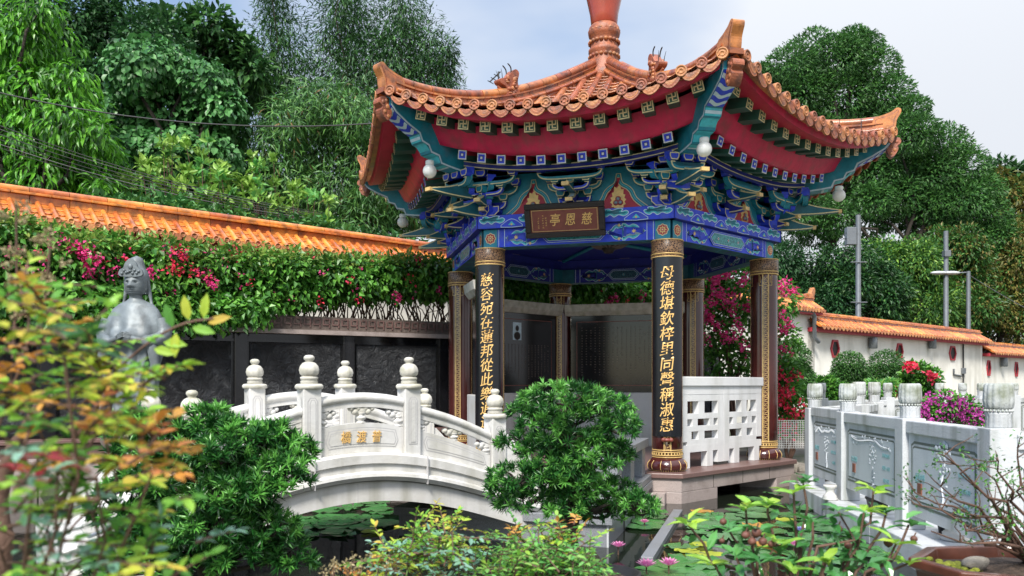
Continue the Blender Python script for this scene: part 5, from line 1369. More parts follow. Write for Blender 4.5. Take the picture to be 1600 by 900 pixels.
# --- hedge of bougainvillea on top of the relief wall
def flowers(lv, c, r, n, mat, L=.055):
    m_ = n; d = rnd_unit(m_); Pt = np.array(c) + d * r * rng.random((m_, 1)) ** .5
    lv.add(leaf_arrays(Pt, rnd_unit(m_), rnd_unit(m_), L * rng.uniform(.7, 1.2, m_), L * .8, .2, .1, 0), LM[mat])
hg = empty('bougainvillea_hedge', (reliefpt(350).x, reliefpt(350).y + .4, 2.56), 'long bougainvillea hedge with pink flowers spilling over the black relief wall', 'hedge')
lv = LV(); st = MB()
for px in np.arange(-70, 1120, 9):
    p = reliefpt(px); Y = p.y; 
    ytop = float(np.interp(px, [-70, 0, 150, 260, 400, 550, 700, 1000], [335, 340, 372, 378, 392, 400, 405, 430]))
    ybot = float(np.interp(px, [-70, 0, 250, 330, 420, 440, 560, 700, 1000], [525, 520, 520, 515, 510, 484, 468, 466, 478]))
    zt = EYE + (600 - ytop) / F * Y; zb = EYE + (600 - ybot) / F * Y
    nrow = 6
    for j in range(nrow):
        z = lerp(zt - .22, zb + .22, (j + rng.uniform(-.3, .3)) / (nrow - 1))
        off = rng.uniform(-.25, .45) + (.2 if z > 2.7 else -.15)
        c = (p.x - DN.x * off, p.y - DN.y * off, z)
        hi = j == 0
        clump(lv, c, (.30, .3, .27), 58, .115, .08, LM['hedge'], .5, .4, 0, .6, .7, bend=.2)
        if j < 2: clump(lv, (c[0], c[1], c[2] + .14), (.3, .3, .18), 46 if hi else 20, .095, .055, LM['hedge_top'], -.2, .4, 0, .7, .7)
    if px % 3 == 0 or True:
        for q in range(4):
            a = Vector((p.x - DN.x * .4 + rng.uniform(-.1, .1), p.y - DN.y * .4, 2.5)); limb(st, a, a + Vector((rng.uniform(-.4, .4), rng.uniform(-.2, .3), rng.uniform(.5, 1.0))), .012, .005, M['twig'], .12, 4)
for (px, py, r, n, mt) in [(135, 395, .16, 90, 'pink'), (142, 420, .14, 80, 'pink'), (152, 405, .10, 40, 'pink'), (118, 385, .12, 40, 'pink'), (40, 462, .15, 80, 'pink'), (28, 470, .1, 40, 'pink'), (280, 395, .16, 45, 'redf'), (265, 388, .12, 30, 'pink'), (318, 430, .15, 70, 'pink'), (330, 440, .12, 40, 'pink'), (300, 425, .2, 40, 'redf'),
        (270, 420, .14, 40, 'redf'), (235, 425, .12, 40, 'pink'), (265, 455, .1, 25, 'pink'), (285, 400, .1, 30, 'pink'), (95, 378, .2, 25, 'pink'), (205, 402, .12, 14, 'redf'), (370, 395, .2, 16, 'redf'), (380, 435, .2, 12, 'pink'), (620, 462, .09, 26, 'pink'), (622, 470, .07, 12, 'pink'), (640, 440, .15, 14, 'redf'),
        (655, 405, .12, 14, 'redf'), (690, 455, .1, 10, 'pink'), (66, 465, .06, 14, 'pink'), (20, 400, .2, 20, 'pink'), (180, 430, .15, 20, 'pink'), (500, 470, .1, 12, 'redf'), (960, 465, .12, 46, 'pink'), (950, 473, .08, 22, 'pink'), (1003, 462, .12, 42, 'pink'), (940, 455, .1, 14, 'redf'), (980, 470, .1, 14, 'redf')] + [(rng.uniform(10, 700), rng.uniform(385, 470), .10, int(rng.uniform(3, 9)), 'pink' if rng.random() < .6 else 'redf') for q in range(30)]:
    p = reliefpt(px); fl = LV(); flowers(fl, P(px, py, p.y - rng.uniform(.12, .3)), r, n, mt); fl.build('flower_cluster', hg)
st.build('stems', hg); lv.build('foliage', hg)
# --- bougainvilleas and round shrubs beyond the white railing
def bush(name, label, cat, px, Y, clumps, leaf, mat, per, fls=(), group=None, z0=None, fmat='pink', FL=.07):
    root = empty(name, P(px, 600 - (ground_h((px - 800) / F * Y, Y) - EYE) / Y * F, Y), label, cat, group)
    lv = LV(); mb = MB(); b = org(root)
    for (cx_, cy_, r) in clumps:
        rm = r / F * Y; c = P(cx_, cy_, Y + rng.uniform(-.3, .5) * rm)
        clump(lv, c, (rm, rm, rm), per, leaf[0], leaf[1], LM[mat], .2, .3, 0, .7, .6)
        limb(mb, b, c, .03, .01, M['twig'], .08, 4)
    mb.build('stem', root); lv.build('foliage', root)
    if fls:
        for q in fls:
            f = LV(); flowers(f, P(q[0], q[1], Y - q[2] if len(q) > 2 else Y - .3), rng.uniform(.10, .2), int(rng.uniform(12, 34)), q[3] if len(q) > 3 else fmat, FL)
            f.build('flower_cluster', root)
    return root
rb = [(1125, 470, 45), (1150, 450, 40), (1110, 520, 40), (1150, 520, 45), (1180, 480, 40), (1215, 470, 35), (1220, 530, 32), (1130, 560, 40), (1170, 570, 40), (1100, 440, 25), (1225, 600, 30), (1140, 430, 30)]
bush('bougainvillea_bush', 'tall bougainvillea full of pink flowers behind the right hand column', 'bush', 1150, 16.2, rb, (.11, .075), 'hedge', 420,
     [(rng.uniform(1098, 1175), rng.uniform(425, 545), .3 + rng.uniform(0, .5), 'pink') for q in range(30)] + [(rng.uniform(1205, 1240), rng.uniform(440, 570), .4) for q in range(14)])
bush('bougainvillea_bush', 'low bougainvillea with red pink flowers beside the wire mesh fence', 'bush', 1232, 13.5, [(1225, 610, 26), (1240, 640, 22), (1232, 660, 22), (1225, 580, 20)], (.1, .07), 'hedge', 300,
     [(rng.uniform(1215, 1250), rng.uniform(580, 680), .25) for q in range(18)], fmat='redf', FL=.06)
shg = 'rounded shrubs before the right wall'
bush('round_shrub', 'round clipped shrub just right of the right hand column', 'shrub', 1240, 20, [(1236, 560, 30), (1228, 590, 30), (1245, 590, 26)], (.075, .035), 'mid', 3200, group=shg)
bush('round_shrub', 'middle round clipped shrub below the first hexagonal window', 'shrub', 1328, 24, [(1327, 574, 25), (1318, 590, 22), (1338, 592, 22)], (.075, .035), 'mid', 3200, group=shg)
bush('round_shrub', 'larger round clipped shrub below the second hexagonal window', 'shrub', 1385, 24, [(1385, 575, 29), (1372, 592, 24), (1402, 592, 24)], (.075, .035), 'mid', 3200, group=shg)
bush('low_shrub', 'loose low shrub between the round shrubs and the bougainvillea', 'shrub', 1285, 21, [(1272, 606, 18), (1295, 606, 17), (1310, 614, 16)], (.13, .06), 'hedge', 700)
bush('low_shrub', 'bright green low shrub in front of the larger round shrub', 'shrub', 1385, 22, [(1362, 608, 13), (1390, 606, 14), (1375, 612, 14)], (.13, .055), 'spring', 500)
bush('red_bougainvillea', 'small bougainvillea with red flower heads right of the round shrubs', 'bush', 1435, 22.5, [(1430, 588, 22), (1448, 592, 20), (1440, 608, 22), (1422, 600, 18)], (.15, .09), 'hedge', 420,
     [(1422, 571, .5, 'redf'), (1426, 574, .5, 'redf'), (1418, 575, .5, 'redf'), (1452, 586, .5, 'redf'), (1457, 588, .5, 'redf'), (1405, 608, .5, 'redf'), (1408, 614, .5, 'redf')], FL=.12)
bush('magenta_bougainvillea', 'low spreading magenta bougainvillea behind the carved balustrade', 'bush', 1490, 10.5, [(1455, 640, 20), (1480, 632, 22), (1505, 640, 22), (1525, 650, 18), (1470, 652, 20), (1500, 655, 20)], (.06, .035), 'hedge', 420,
     [(rng.uniform(1438, 1500), rng.uniform(625, 660), .15, 'magenta') for q in range(20)] + [(rng.uniform(1500, 1535), rng.uniform(635, 662), .15, 'magenta') for q in range(8)], FL=.045)
# ------------------------------------------------------------------ cloud pruned podocarpus trees
def tufts(lv, c, rad, n, L, Wn, per=23, lower=-.35):
    d = rnd_unit(int(n * 2.2)); d = d[d[:, 2] > lower][:n]; n = len(d)
    Pt = np.array(c) + d * np.array(rad) * rng.uniform(.78, 1.02, (n, 1))
    ax = unit(d * .8 + UP * .55 + rnd_unit(n) * .35)
    ax3 = np.repeat(ax, per, 0); P3 = np.repeat(Pt, per, 0); k = len(P3)
    D = unit(ax3 * rng.uniform(.25, 1.0, (k, 1)) + rnd_unit(k) * .75)
    P3 = P3 + ax3 * rng.uniform(-.35, .2, (k, 1)) * L
    young = np.repeat(rng.random(n) < .4, per)
    for sel, mt in ((young, 'podo_tip'), (~young, 'podo')):
        m_ = int(sel.sum())
        if m_: lv.add(leaf_arrays(P3[sel], D[sel], ax3[sel] + rnd_unit(m_) * .4, L * rng.uniform(.7, 1.15, m_), Wn, .12, .12, 0), LM[mt])
def podocarpus(label, base, Y, pads, trunk, L, Wn, dens, tr=.055):
    root = empty('podocarpus_tree', base, label, 'tree'); lv = LV(); mb = MB()
    tp = smooth_path([tuple(P(a, b, Y + c)) for a, b, c in trunk], 4)
    mb.tube(tp, [lerp(tr, .018, i / (len(tp) - 1)) for i in range(len(tp))], M['bark'], 9)
    for (px, py, rx, ry, *fy) in pads:
        dy = fy[0] if fy else rng.uniform(-.16, .16); c = P(px, py, Y + dy); s = Y / F
        rad = (rx * s * 1.1, rx * s * .95, ry * s * 1.08)
        tufts(lv, c, rad, int(dens * (rx / 50) * (ry / 40) + 12), L, Wn)
        q = min(tp, key=lambda t: (Vector(t) - c).length); limb(mb, q, c - Vector((0, 0, ry * s * .4)), .018, .007, M['bark'], .12, 4)
        for t in range(6): limb(mb, c - Vector((0, 0, ry * s * .3)), c + Vector((rng.uniform(-.8, .8) * rx * s, rng.uniform(-.6, .6) * rx * s, rng.uniform(.1, .8) * ry * s)), .007, .003, M['bark'], .1, 3)
    mb.build('trunk', root); lv.build('crown', root)
podocarpus('cloud pruned podocarpus with stacked pads of needles, in front of the bridge end', P(890, 868, 5.1), 5.1,
    [(885, 626, 62, 26), (832, 645, 38, 22), (938, 640, 46, 26), (968, 668, 26, 26), (900, 658, 60, 22), (850, 662, 40, 18), (818, 692, 40, 18), (858, 706, 46, 20), (962, 712, 24, 22), (928, 724, 42, 24), (890, 735, 30, 18),
     (812, 750, 46, 22), (788, 768, 28, 18), (850, 762, 40, 20), (822, 786, 42, 16), (902, 768, 36, 28), (950, 772, 46, 24), (992, 790, 30, 18), (945, 804, 36, 16), (1005, 802, 18, 12), (888, 692, 40, 20, -.14), (868, 735, 40, 22, -.15), (895, 748, 36, 20, -.15), (882, 795, 34, 18, -.13), (930, 690, 26, 18, -.1)],
    [(888, 872, 0), (884, 840, 0), (890, 800, .02), (880, 760, .0), (865, 720, -.03), (890, 680, 0), (890, 640, 0)], .054, .0098, 78, .085)
podocarpus('cloud pruned podocarpus with shaggy needle pads at the left end of the bridge', P(330, 960, 4.4), 4.4,
    [(212, 672, 40, 30), (255, 690, 45, 30), (320, 668, 46, 34), (370, 690, 52, 30), (430, 690, 36, 26), (462, 712, 26, 28), (440, 748, 44, 40), (405, 740, 40, 30), (345, 740, 40, 26), (300, 720, 40, 28), (380, 790, 46, 36), (335, 800, 50, 40), (290, 790, 46, 40), (240, 750, 46, 40), (210, 720, 40, 30), (420, 830, 44, 30), (370, 860, 60, 44), (450, 870, 44, 30), (310, 870, 56, 46), (250, 830, 60, 50), (190, 800, 46, 50), (200, 880, 56, 46), (350, 775, 46, 30, -.16), (325, 830, 50, 34, -.16), (395, 765, 36, 26, -.14), (345, 715, 40, 24, -.14)],
    [(330, 960, 0), (325, 900, 0), (310, 850, .02), (330, 790, 0), (350, 740, 0), (370, 700, 0)], .064, .0115, 58)
# bonsai trays, rock and soil
def tray(label, c, rx, ry, z0, z1, m, feet=True):
    o = empty('planter_tray', (c[0], c[1], z0), label, 'planter'); k = MB()
    k.lathe([(.80, z0), (.9, z0 + .02), (1.0, z1 - .04), (1.06, z1 - .035), (1.06, z1), (.98, z1), (.93, z1 - .05), (0, z1 - .05)], (0, 0, 0), m, 36)
    k.v = [(c[0] + a * rx, c[1] + b * ry, d) for a, b, d in k.v]; k.build('bowl', o)
    s = MB(); rr = []
    for i in range(9):
        t = i / 8; rr.append([(c[0] + math.cos(a) * rx * .92 * t, c[1] + math.sin(a) * ry * .92 * t, z1 - .045 + (1 - t) * .10 + rng.uniform(-.012, .012)) for a in np.linspace(0, 2 * math.pi, 25)])
    s.grid(rr, M['soil']); s.build('soil', o); return o
t0 = P(905, 905, 5.1)
tray('shallow dark planter tray of soil under the podocarpus beside the bridge', (t0.x, t0.y), .36, .26, .11, .29, M['potk'])
def rock(label, c, r, seed, m=None, cat='rock', sq=(1, 1, 1)):
    rr = np.random.default_rng(seed); k = MB(); k.ball((0, 0, 0), 1.0, m or M['rock'], 18, 12)
    V = np.array(k.v); ds = rnd_unit(9)
    for q in ds: V += np.outer(np.clip(V @ q, 0, 1) ** 3 * rr.uniform(-.35, .45), q)
    V = V * np.array(sq) * r + np.array(c); k.v = [tuple(v) for v in V]; k.sm = [False] * len(k.sm)
    return tag(k.build('rock'), label, cat)
q = P(905, 872, 4.95); rock('dark pitted rock at the foot of the bridge podocarpus', (q.x + .02, q.y, q.z - .03), .1, 3, M['bark'], 'rock', (1.2, .9, .85))
# --------------------------------------------------------- foreground nandina, camellia, grasses
def spray(lv, mb, a, d, Ln, pairs, L, Wd, mat, up=(0, 0, 1), sub=True):
    """a twig with opposite leaflets"""
    a = Vector(a); d = Vector(d).normalized(); side = d.cross(Vector(up)).normalized()
    pts = [a + d * (Ln * t) + Vector((0, 0, -.10 * Ln * t * t)) for t in np.linspace(0, 1, 5)]
    mb.tube(pts, [.0035, .003, .0025, .002, .0015], M['twig'], 5)
    Ps, Ds = [], []
    for i in range(pairs):
        t = (i + .6) / pairs; p = a + d * (Ln * t) + Vector((0, 0, -.10 * Ln * t * t))
        for s in (-1, 1):
            Ps.append(p); Ds.append(side * s * 1.0 + d * .7 + Vector(rng.normal(size=3)) * .3)
    Ps.append(pts[-1]); Ds.append(d)
    n = len(Ps); lv.add(leaf_arrays(np.array(Ps), np.array(Ds), UP * 1.0 + rnd_unit(n) * .5, L * rng.uniform(.75, 1.2, n), Wd * rng.uniform(.8, 1.15, n), .12, .2, 1), LM[mat])
def nandina(label, base, items, L, Wd, Ln=.2, twigs=3, cat='shrub', name='nandina_shrub', trunk=.012):
    root = empty(name, base, label, cat); lv = LV(); mb = MB(); b = Vector(base)
    for (px, py, Y, mats, n) in items:
        c = P(px, py, Y)
        if rng.random() < .55: limb(mb, b + Vector((rng.uniform(-.1, .1), rng.uniform(-.1, .1), 0)), c, trunk, .0025, M['twig'], .08, 5)
        for i in range(n):
            d = Vector((rng.normal(), rng.normal() * .7, rng.uniform(-.15, .8)))
            spray(lv, mb, c + Vector(rng.normal(size=3)) * Ln * .25, d, Ln * rng.uniform(.6, 1.1), 4, L, Wd, mats[int(rng.integers(len(mats)))])
    mb.build('stem', root); lv.build('foliage', root); return root
G, Yl, O, Rd, Bg, Dg, Sp = 'nan_g', 'nan_y', 'nan_o', 'nan_r', 'nan_b', 'nan_d', 'spring'
it = []
for (px, py, ms, n) in [(25, 500, (G, Yl), 3), (70, 490, (G, Yl, G), 4), (100, 530, (G, Yl, O), 3), (145, 575, (G, Yl), 3), (185, 605, (G, Yl), 3), (225, 610, (G, Yl), 2), (40, 550, (G, Yl, G, O), 4), (100, 555, (G, Yl, Dg), 4), (160, 610, (G, Yl), 4), (60, 600, (G, Yl, G, O), 4), (120, 610, (G, Dg, Yl), 4), (20, 620, (G, O), 3), (185, 610, (Yl, G), 2), (225, 635, (G, Yl), 2),
        (60, 650, (G, O, Yl, Yl), 3), (110, 670, (O, Yl), 2), (150, 640, (O, G), 2), (30, 700, (G, O), 3), (90, 730, (Rd, O, G, Yl), 3), (150, 745, (Rd, O, Yl), 2), (205, 705, (O, Yl), 3), (255, 712, (O, Yl), 3), (180, 765, (Rd, Yl, O), 2), (50, 770, (Bg, G), 4), (120, 800, (Bg, G), 4), (200, 800, (Yl, Bg), 2), (20, 840, (Bg, G), 4), (80, 860, (Bg, G), 4), (150, 850, (Bg, G), 4), (230, 860, (Bg, G), 2), (60, 900, (Bg, G), 4), (180, 900, (Bg, Yl), 3), (275, 790, (Bg, G), 1), (300, 870, (G, Bg), 1), (240, 735, (Yl, O), 2), (130, 720, (Dg, G), 2), (30, 660, (G, Yl), 2)]:
    it.append((px, py, rng.uniform(1.25, 1.7), ms, int(n * 1.7)))
nandina('sprawling nandina in the near left corner, its leaves green, yellow, orange and red', P(-40, 1350, 1.5), it, .034, .018, .10, trunk=.0035)
root = empty('nandina_branch', P(230, 640, 1.8), 'single out of focus branch of orange edged leaves reaching across the statue', 'branch'); lv = LV(); mb = MB()
mb.tube(smooth_path([tuple(P(a, b, 1.8)) for a, b in ((120, 640), (180, 580), (240, 530), (290, 505), (335, 498))], 3), .003, M['twig'], 5)
for (a, b, dx, dz, mt) in ((295, 500, -.01, .06, Yl), (318, 497, .01, .06, Yl), (325, 505, .05, .015, Yl), (300, 512, .05, -.01, G), (275, 520, .0, -.05, Yl), (255, 535, .06, -.005, G), (240, 545, .05, -.01, Yl), (270, 512, -.01, .04, G)):
    lv.add(leaf_arrays(np.array([P(a, b, 1.8)]), np.array([[dx, -.01, dz]]), np.array([[0, -1, .4]]), .055, .024, .1, .1, 1), LM[mt])
mb.build('stem', root); lv.build('foliage', root)
# dry flower panicles
root = empty('dry_flower_panicle', P(60, 560, 1.9), 'beige dried flower panicles standing out of focus at the left edge', 'plant'); lv = LV(); mb = MB()
for (x0, y0, x1, y1) in ((20, 560, 25, 320), (60, 540, 80, 350), (40, 560, 45, 420)):
    mb.tube([P(x0, y0, 1.9), P((x0 + x1) / 2 + 4, (y0 + y1) / 2, 1.9), P(x1, y1, 1.9)], [.004, .003, .002], M['twig'], 5)
    for i in range(14):
        t = rng.uniform(.4, 1); c = P(lerp(x0, x1, t) + rng.normal() * 14, lerp(y0, y1, t) + rng.normal() * 8, 1.9); flowers(lv, c, .012, 16, 'beige', .010)
mb.build('stem', root); lv.build('flowers', root)
# reddish trunk at the left edge
mb = MB(); mb.tube(smooth_path([tuple(P(a, b, 2.1)) for a, b in ((-20, 960), (5, 860), (0, 780), (18, 710), (45, 660), (75, 615))], 4), [.025] * 6 + [.02] * 8 + [.014] * 7, M['twig'], 8)
tag(mb.build('shrub_trunk'), 'reddish brown bare trunk leaning right at the left edge', 'trunk')
# low nandina and grasses in the lower middle
it = []
for i in range(80):
    px = rng.uniform(590, 930); top = float(np.interp(px, [560, 620, 700, 780, 860, 940], [880, 865, 832, 850, 862, 880])); py = rng.uniform(top, 925)
    ms = (Yl, G, G, Bg) if px < 800 and py < 875 else ((Sp, Sp, G) if px > 740 else (G, Yl, Bg, Bg))
    it.append((px, py, rng.uniform(3.2, 3.8), ms, 6))
for px, py in ((690, 825), (720, 835), (790, 838), (840, 842), (880, 845), (920, 842), (905, 838)): it.append((px, py, 3.5, (Yl, Yl, O), 2))
nandina('low yellow and green nandina along the bottom edge before the bridge', P(760, 1150, 3.5), it, .036, .018, .14, trunk=.003)
root = empty('grass_tuft', P(590, 960, 3.4), 'tuft of arching grass blades and small brown seed heads at the bottom edge', 'grass tuft'); lv = LV(); mb = MB()
for i in range(70):
    b = P(rng.uniform(560, 640), 960, rng.uniform(3.2, 3.6)); d = Vector((rng.normal() * .5, rng.normal() * .4, 1.0)).normalized(); H = rng.uniform(.2, .34)
    pts = [b + d * H * t + Vector((d.x, d.y, 0)) * H * t * t * 1.1 - Vector((0, 0, H * .35 * t ** 3)) for t in np.linspace(0, 1, 7)]
    s = Vector((-d.y, d.x, 0)); s = (s if s.length > .05 else Vector((1, 0, 0))).normalized()
    V = [tuple(p + s * .004 * (1 - t)) for p, t in zip(pts, np.linspace(0, 1, 7))] + [tuple(p - s * .004 * (1 - t)) for p, t in zip(pts, np.linspace(0, 1, 7))]
    f = np.array([[j, j + 1, j + 8, j + 7] for j in range(6)]).ravel(); lv.add((np.array(V), f, np.full(6, 4)), LM['grass'])
for i in range(26):
    c = P(rng.uniform(500, 640), rng.uniform(868, 900), rng.uniform(3.2, 3.5)); mb.tube([c - Vector((.02, 0, .2)), c], .0025, M['twig'], 4); flowers(lv, c, .022, 16, 'beige' if i % 3 else 'nan_o', .014)
mb.build('stem', root); lv.build('blades', root)
# camellia with round seed pods
root = empty('camellia_shrub', P(1240, 1150, 3.4), 'open camellia shrub with glossy leaves and brown seed pods in the lower right', 'shrub'); lv = LV(); mb = MB(); pd = []
b = org(root)
tips = [(1075, 820, 3.3), (1165, 795, 3.4), (1200, 790, 3.3), (1180, 830, 3.2), (1255, 755, 3.5), (1240, 770, 3.4), (1215, 850, 3.2), (1270, 815, 3.3), (1250, 850, 3.4), (1310, 800, 3.2), (1330, 840, 3.3), (1365, 765, 3.4), (1350, 800, 3.3), (1385, 800, 3.4), (1420, 820, 3.3), (1400, 850, 3.2), (1150, 870, 3.2), (1110, 880, 3.3), (1190, 880, 3.1), (1290, 880, 3.1), (1350, 880, 3.1), (1240, 895, 3.1), (1420, 880, 3.3), (1140, 830, 3.5), (1300, 850, 3.3)]
for k_, (px, py, Y) in enumerate(tips):
    c = P(px, py, Y); f = P(lerp(px, 1240, .55) + rng.uniform(-25, 25), 960, Y)
    pts = limb(mb, b, f, .014, .009, M['twig'], .05, 4); limb(mb, f, c, .009, .0045, M['twig'], .10, 5)
    n = 6; a0 = rng.uniform(0, 6.28)
    ang = a0 + np.arange(n) * 2.4 + rng.normal(size=n) * .3
    el = rng.uniform(.05, .8, n)
    D = np.stack([np.cos(ang), np.sin(ang), el], 1)
    young = rng.random() < .5
    lv.add(leaf_arrays(np.array(c) + rng.normal(size=(n, 3)) * .008, D, UP + rnd_unit(n) * .3, rng.uniform(.075, .11, n), rng.uniform(.036, .048, n), .14, .25, 1), LM['cam_y'] if young else LM['cam'])
    m_ = 7; tt = rng.uniform(.35, .9, m_); Pl = np.array([f.lerp(c, t) for t in tt]); lv.add(leaf_arrays(Pl, rnd_unit(m_) + UP * .1, UP + rnd_unit(m_) * .4, rng.uniform(.06, .09, m_), .036, .12, .3, 1), LM['cam'])
mb.build('stem', root); lv.build('foliage', root)
for (px, py, Y, r) in [(1182, 832, 3.15, .020), (1165, 836, 3.15, .016), (1175, 846, 3.15, .017), (1192, 846, 3.15, .017), (1205, 850, 3.2, .014), (1130, 815, 3.3, .015), (1128, 845, 3.3, .012), (1310, 826, 3.2, .016), (1325, 852, 3.2, .015), (1388, 848, 3.25, .018), (1428, 842, 3.25, .014), (1390, 850, 3.3, .012)]:
    k = MB(); c = P(px, py, Y); k.ball(c, (r, r, r * .92), M['pod'], 12, 8); k.tube([c + Vector((0, 0, r * .7)), c + Vector((.008, .0, r * 1.8))], .003, M['twig'], 5); k.ball(c - Vector((0, 0, r * .9)), r * .2, M['bark'], 6, 4)
    k.build('seed_pod', root)
# brown planter with moss, stone and a twiggy bonsai
pc = P(1600, 900, 3.95)
root = empty('glazed_planter', (pc.x, pc.y, .34), 'brown glazed eight sided planter with moss in the bottom right corner', 'planter'); k = MB()
def octo(r, z): return [(pc.x + math.cos(R(22.5 + 45 * i + 12)) * r * 1.15, pc.y + math.sin(R(22.5 + 45 * i + 12)) * r * .9, z) for i in range(8)]
rings = [octo(.37, .34), octo(.40, .36), octo(.43, .55), octo(.46, .56), octo(.46, .605), octo(.41, .605), octo(.40, .54)]
k.grid([r + [r[0]] for r in rings], M['potb'], False); k.build('bowl', root, .008)
s = MB(); rr = [[(pc.x + (q[0] - pc.x) * t, pc.y + (q[1] - pc.y) * t, .545 + .05 * (1 - t) + rng.uniform(-.01, .01)) for q in octo(.405, 0) + [octo(.405, 0)[0]]] for t in (1, .8, .6, .4, .2, .02)]
s.grid(rr, M['soil']); s.build('soil', root)
k = MB(); c = P(1490, 872, 3.95)
for i in range(60): k.ball((c.x + rng.normal() * .05, c.y + rng.normal() * .05, .575 + rng.uniform(-.01, .012)), (.02, .02, .012), M['moss'], 7, 5)
k.build('moss', root)
k = MB(); k.box(pc.x - .3, pc.x + .3, pc.y - .25, pc.y + .25, .1, .338, M['gstone']); tag(k.build('planter_stand', bevel=.01), 'plain grey stone block holding up the brown planter', 'stand')
c = P(1522, 876, 3.9); rock('pale rounded stone lying on the moss of the brown planter', (c.x, c.y, .60), .045, 8, M['rock'], 'stone', (1.3, 1, .8))
root = empty('twiggy_bonsai', (pc.x + .05, pc.y, .58), 'sparse twiggy bonsai with tiny leaves growing from the brown planter', 'bonsai'); lv = LV(); mb = MB(); b = org(root)
for (a, z) in ((1440, 790), (1470, 760), (1500, 740), (1530, 730), (1455, 830), (1485, 805), (1560, 720), (1590, 700), (1600, 760), (1545, 790), (1575, 820), (1610, 800), (1510, 830), (1475, 712), (1430, 770)):
    c = P(a, z, 3.9 + rng.uniform(-.25, .25)); pts = limb(mb, b, c, .011, .003, M['twig'], .10, 6)
    for t in range(7):
        q = pts[int(rng.integers(2, len(pts)))]; e_ = q + Vector((rng.normal() * .07, rng.normal() * .07, rng.uniform(-.01, .10))); limb(mb, q, e_, .0035, .0015, M['twig'], .1, 3)
        m_ = 9; Pl = np.array(e_) + rng.normal(size=(m_, 3)) * .018; lv.add(leaf_arrays(Pl, rnd_unit(m_) + UP * .3, UP + rnd_unit(m_) * .4, .022, .012, .1, .1, 0), LM['nan_d' if t % 3 else 'hedge'])
mb.build('trunk', root); lv.build('foliage', root)
# ------------------------------------------------------------------ lily pads and water lilies
def pad_mesh(r, seed, m):
    rr = np.random.default_rng(seed); n = 22; k = MB(); a0 = rr.uniform(0, 6.28)
    rim = [(math.cos(a0 + .12 + (6.28 - .24) * i / n) * r * rr.uniform(.95, 1.04), math.sin(a0 + .12 + (6.28 - .24) * i / n) * r * rr.uniform(.95, 1.04), rr.uniform(.003, .012) + (.02 if rr.random() < .06 else 0)) for i in range(n + 1)]
    mid = [(x * .55, y * .55, .004) for x, y, z in rim]
    k.add([(0, 0, 0)] + mid + rim, [(0, i + 1, i + 2) for i in range(n)] + [(1 + i, 2 + n + i, 3 + n + i, 2 + i) for i in range(n)], m, True)
    return k.mesh('lily_pad')
PM = [pad_mesh(r, i, LM['pad']) for i, r in enumerate((.13, .16, .19, .15, .21))]
PY = [pad_mesh(r, 20 + i, LM['nan_o' if i else 'nan_y']) for i, r in enumerate((.11, .13))]
placed = []
def pads(n, pxr, pyr, label, group, ylw=0.0, rmin=.2):
    t = 0; c = 0
    while c < n and t < n * 30:
        t += 1; px = rng.uniform(*pxr); py = rng.uniform(*pyr); z = .012; Y = Yz(py, z); x = (px - 800) / F * Y
        if not in_pond(x, Y - .2) or not in_pond(x + .15, Y): continue
        if any((x - q[0]) ** 2 + (Y - q[1]) ** 2 < rmin ** 2 for q in placed): continue
        v = Vector((x, Y)) - FL0; lx, ly = v.dot(tx), -v.dot(nx)
        if -1.2 < lx < 1.15 and -3.05 < ly < .3 or (Vector((x - CX, Y - CY))).length < 2.65: continue
        if 1.2 < lx < 1.62 and -3.6 < ly < -.6: continue
        yl = rng.random() < ylw
        o = link('lily_pad', (PY if yl else PM)[int(rng.integers(2 if yl else 5))], None, (x, Y, z + rng.uniform(0, .006))); o.rotation_euler = (rng.normal() * .02, rng.normal() * .02, rng.uniform(0, 6.28))
        if yl: tag(o, 'withered orange lily pad among the green pads ' + label, 'lily pad', 'withered pads ' + label)
        else: tag(o, 'round green lily pad floating ' + label, 'lily pad', 'lily pads ' + label)
        placed.append((x, Y)); c += 1
pads(36, (430, 605), (775, 838), 'under and beyond the bridge arch', 0, .10, .17)
pads(25, (1000, 1110), (800, 900), 'between the landing and the camellia', 0, .18, .19)
pads(24, (1090, 1260), (765, 870), 'in front of the pavilion platform', 0, .08, .2)
pads(12, (1260, 1420), (800, 900), 'close to the carved balustrade kerb', 0, .08, .22)
def lily(label, px, py, mat='lotus', s=1.0):
    z = .07 * s; Y = Yz(py, z); c = P(px, py, Y); root = empty('water_lily', (c.x, c.y, 0), label, 'water lily', 'water lilies'); lv = LV(); mb = MB()
    for n, el, L in ((9, .35, .085), (9, .8, .075), (7, 1.6, .06)):
        a = np.arange(n) * 2 * math.pi / n + rng.uniform(0, 1); D = np.stack([np.cos(a), np.sin(a), np.full(n, el)], 1)
        lv.add(leaf_arrays(np.tile(np.array(c), (n, 1)), D, np.stack([-np.cos(a), -np.sin(a), np.full(n, 1.0)], 1), L * s, .026 * s, .2, -.1, 1), LM[mat])
    mb.tube([Vector((c.x, c.y, -.05)), c], .006, M['twig'], 6); mb.ball(c + Vector((0, 0, .012)), .014 * s, M['gold'], 8, 6)
    mb.build('stalk', root); lv.build('petals', root)
LM['lilac'] = leafmat('lilac_petals', [(0.3, 0.3, 0.7), (0.45, 0.42, 0.8)], 0.45, 0.35)
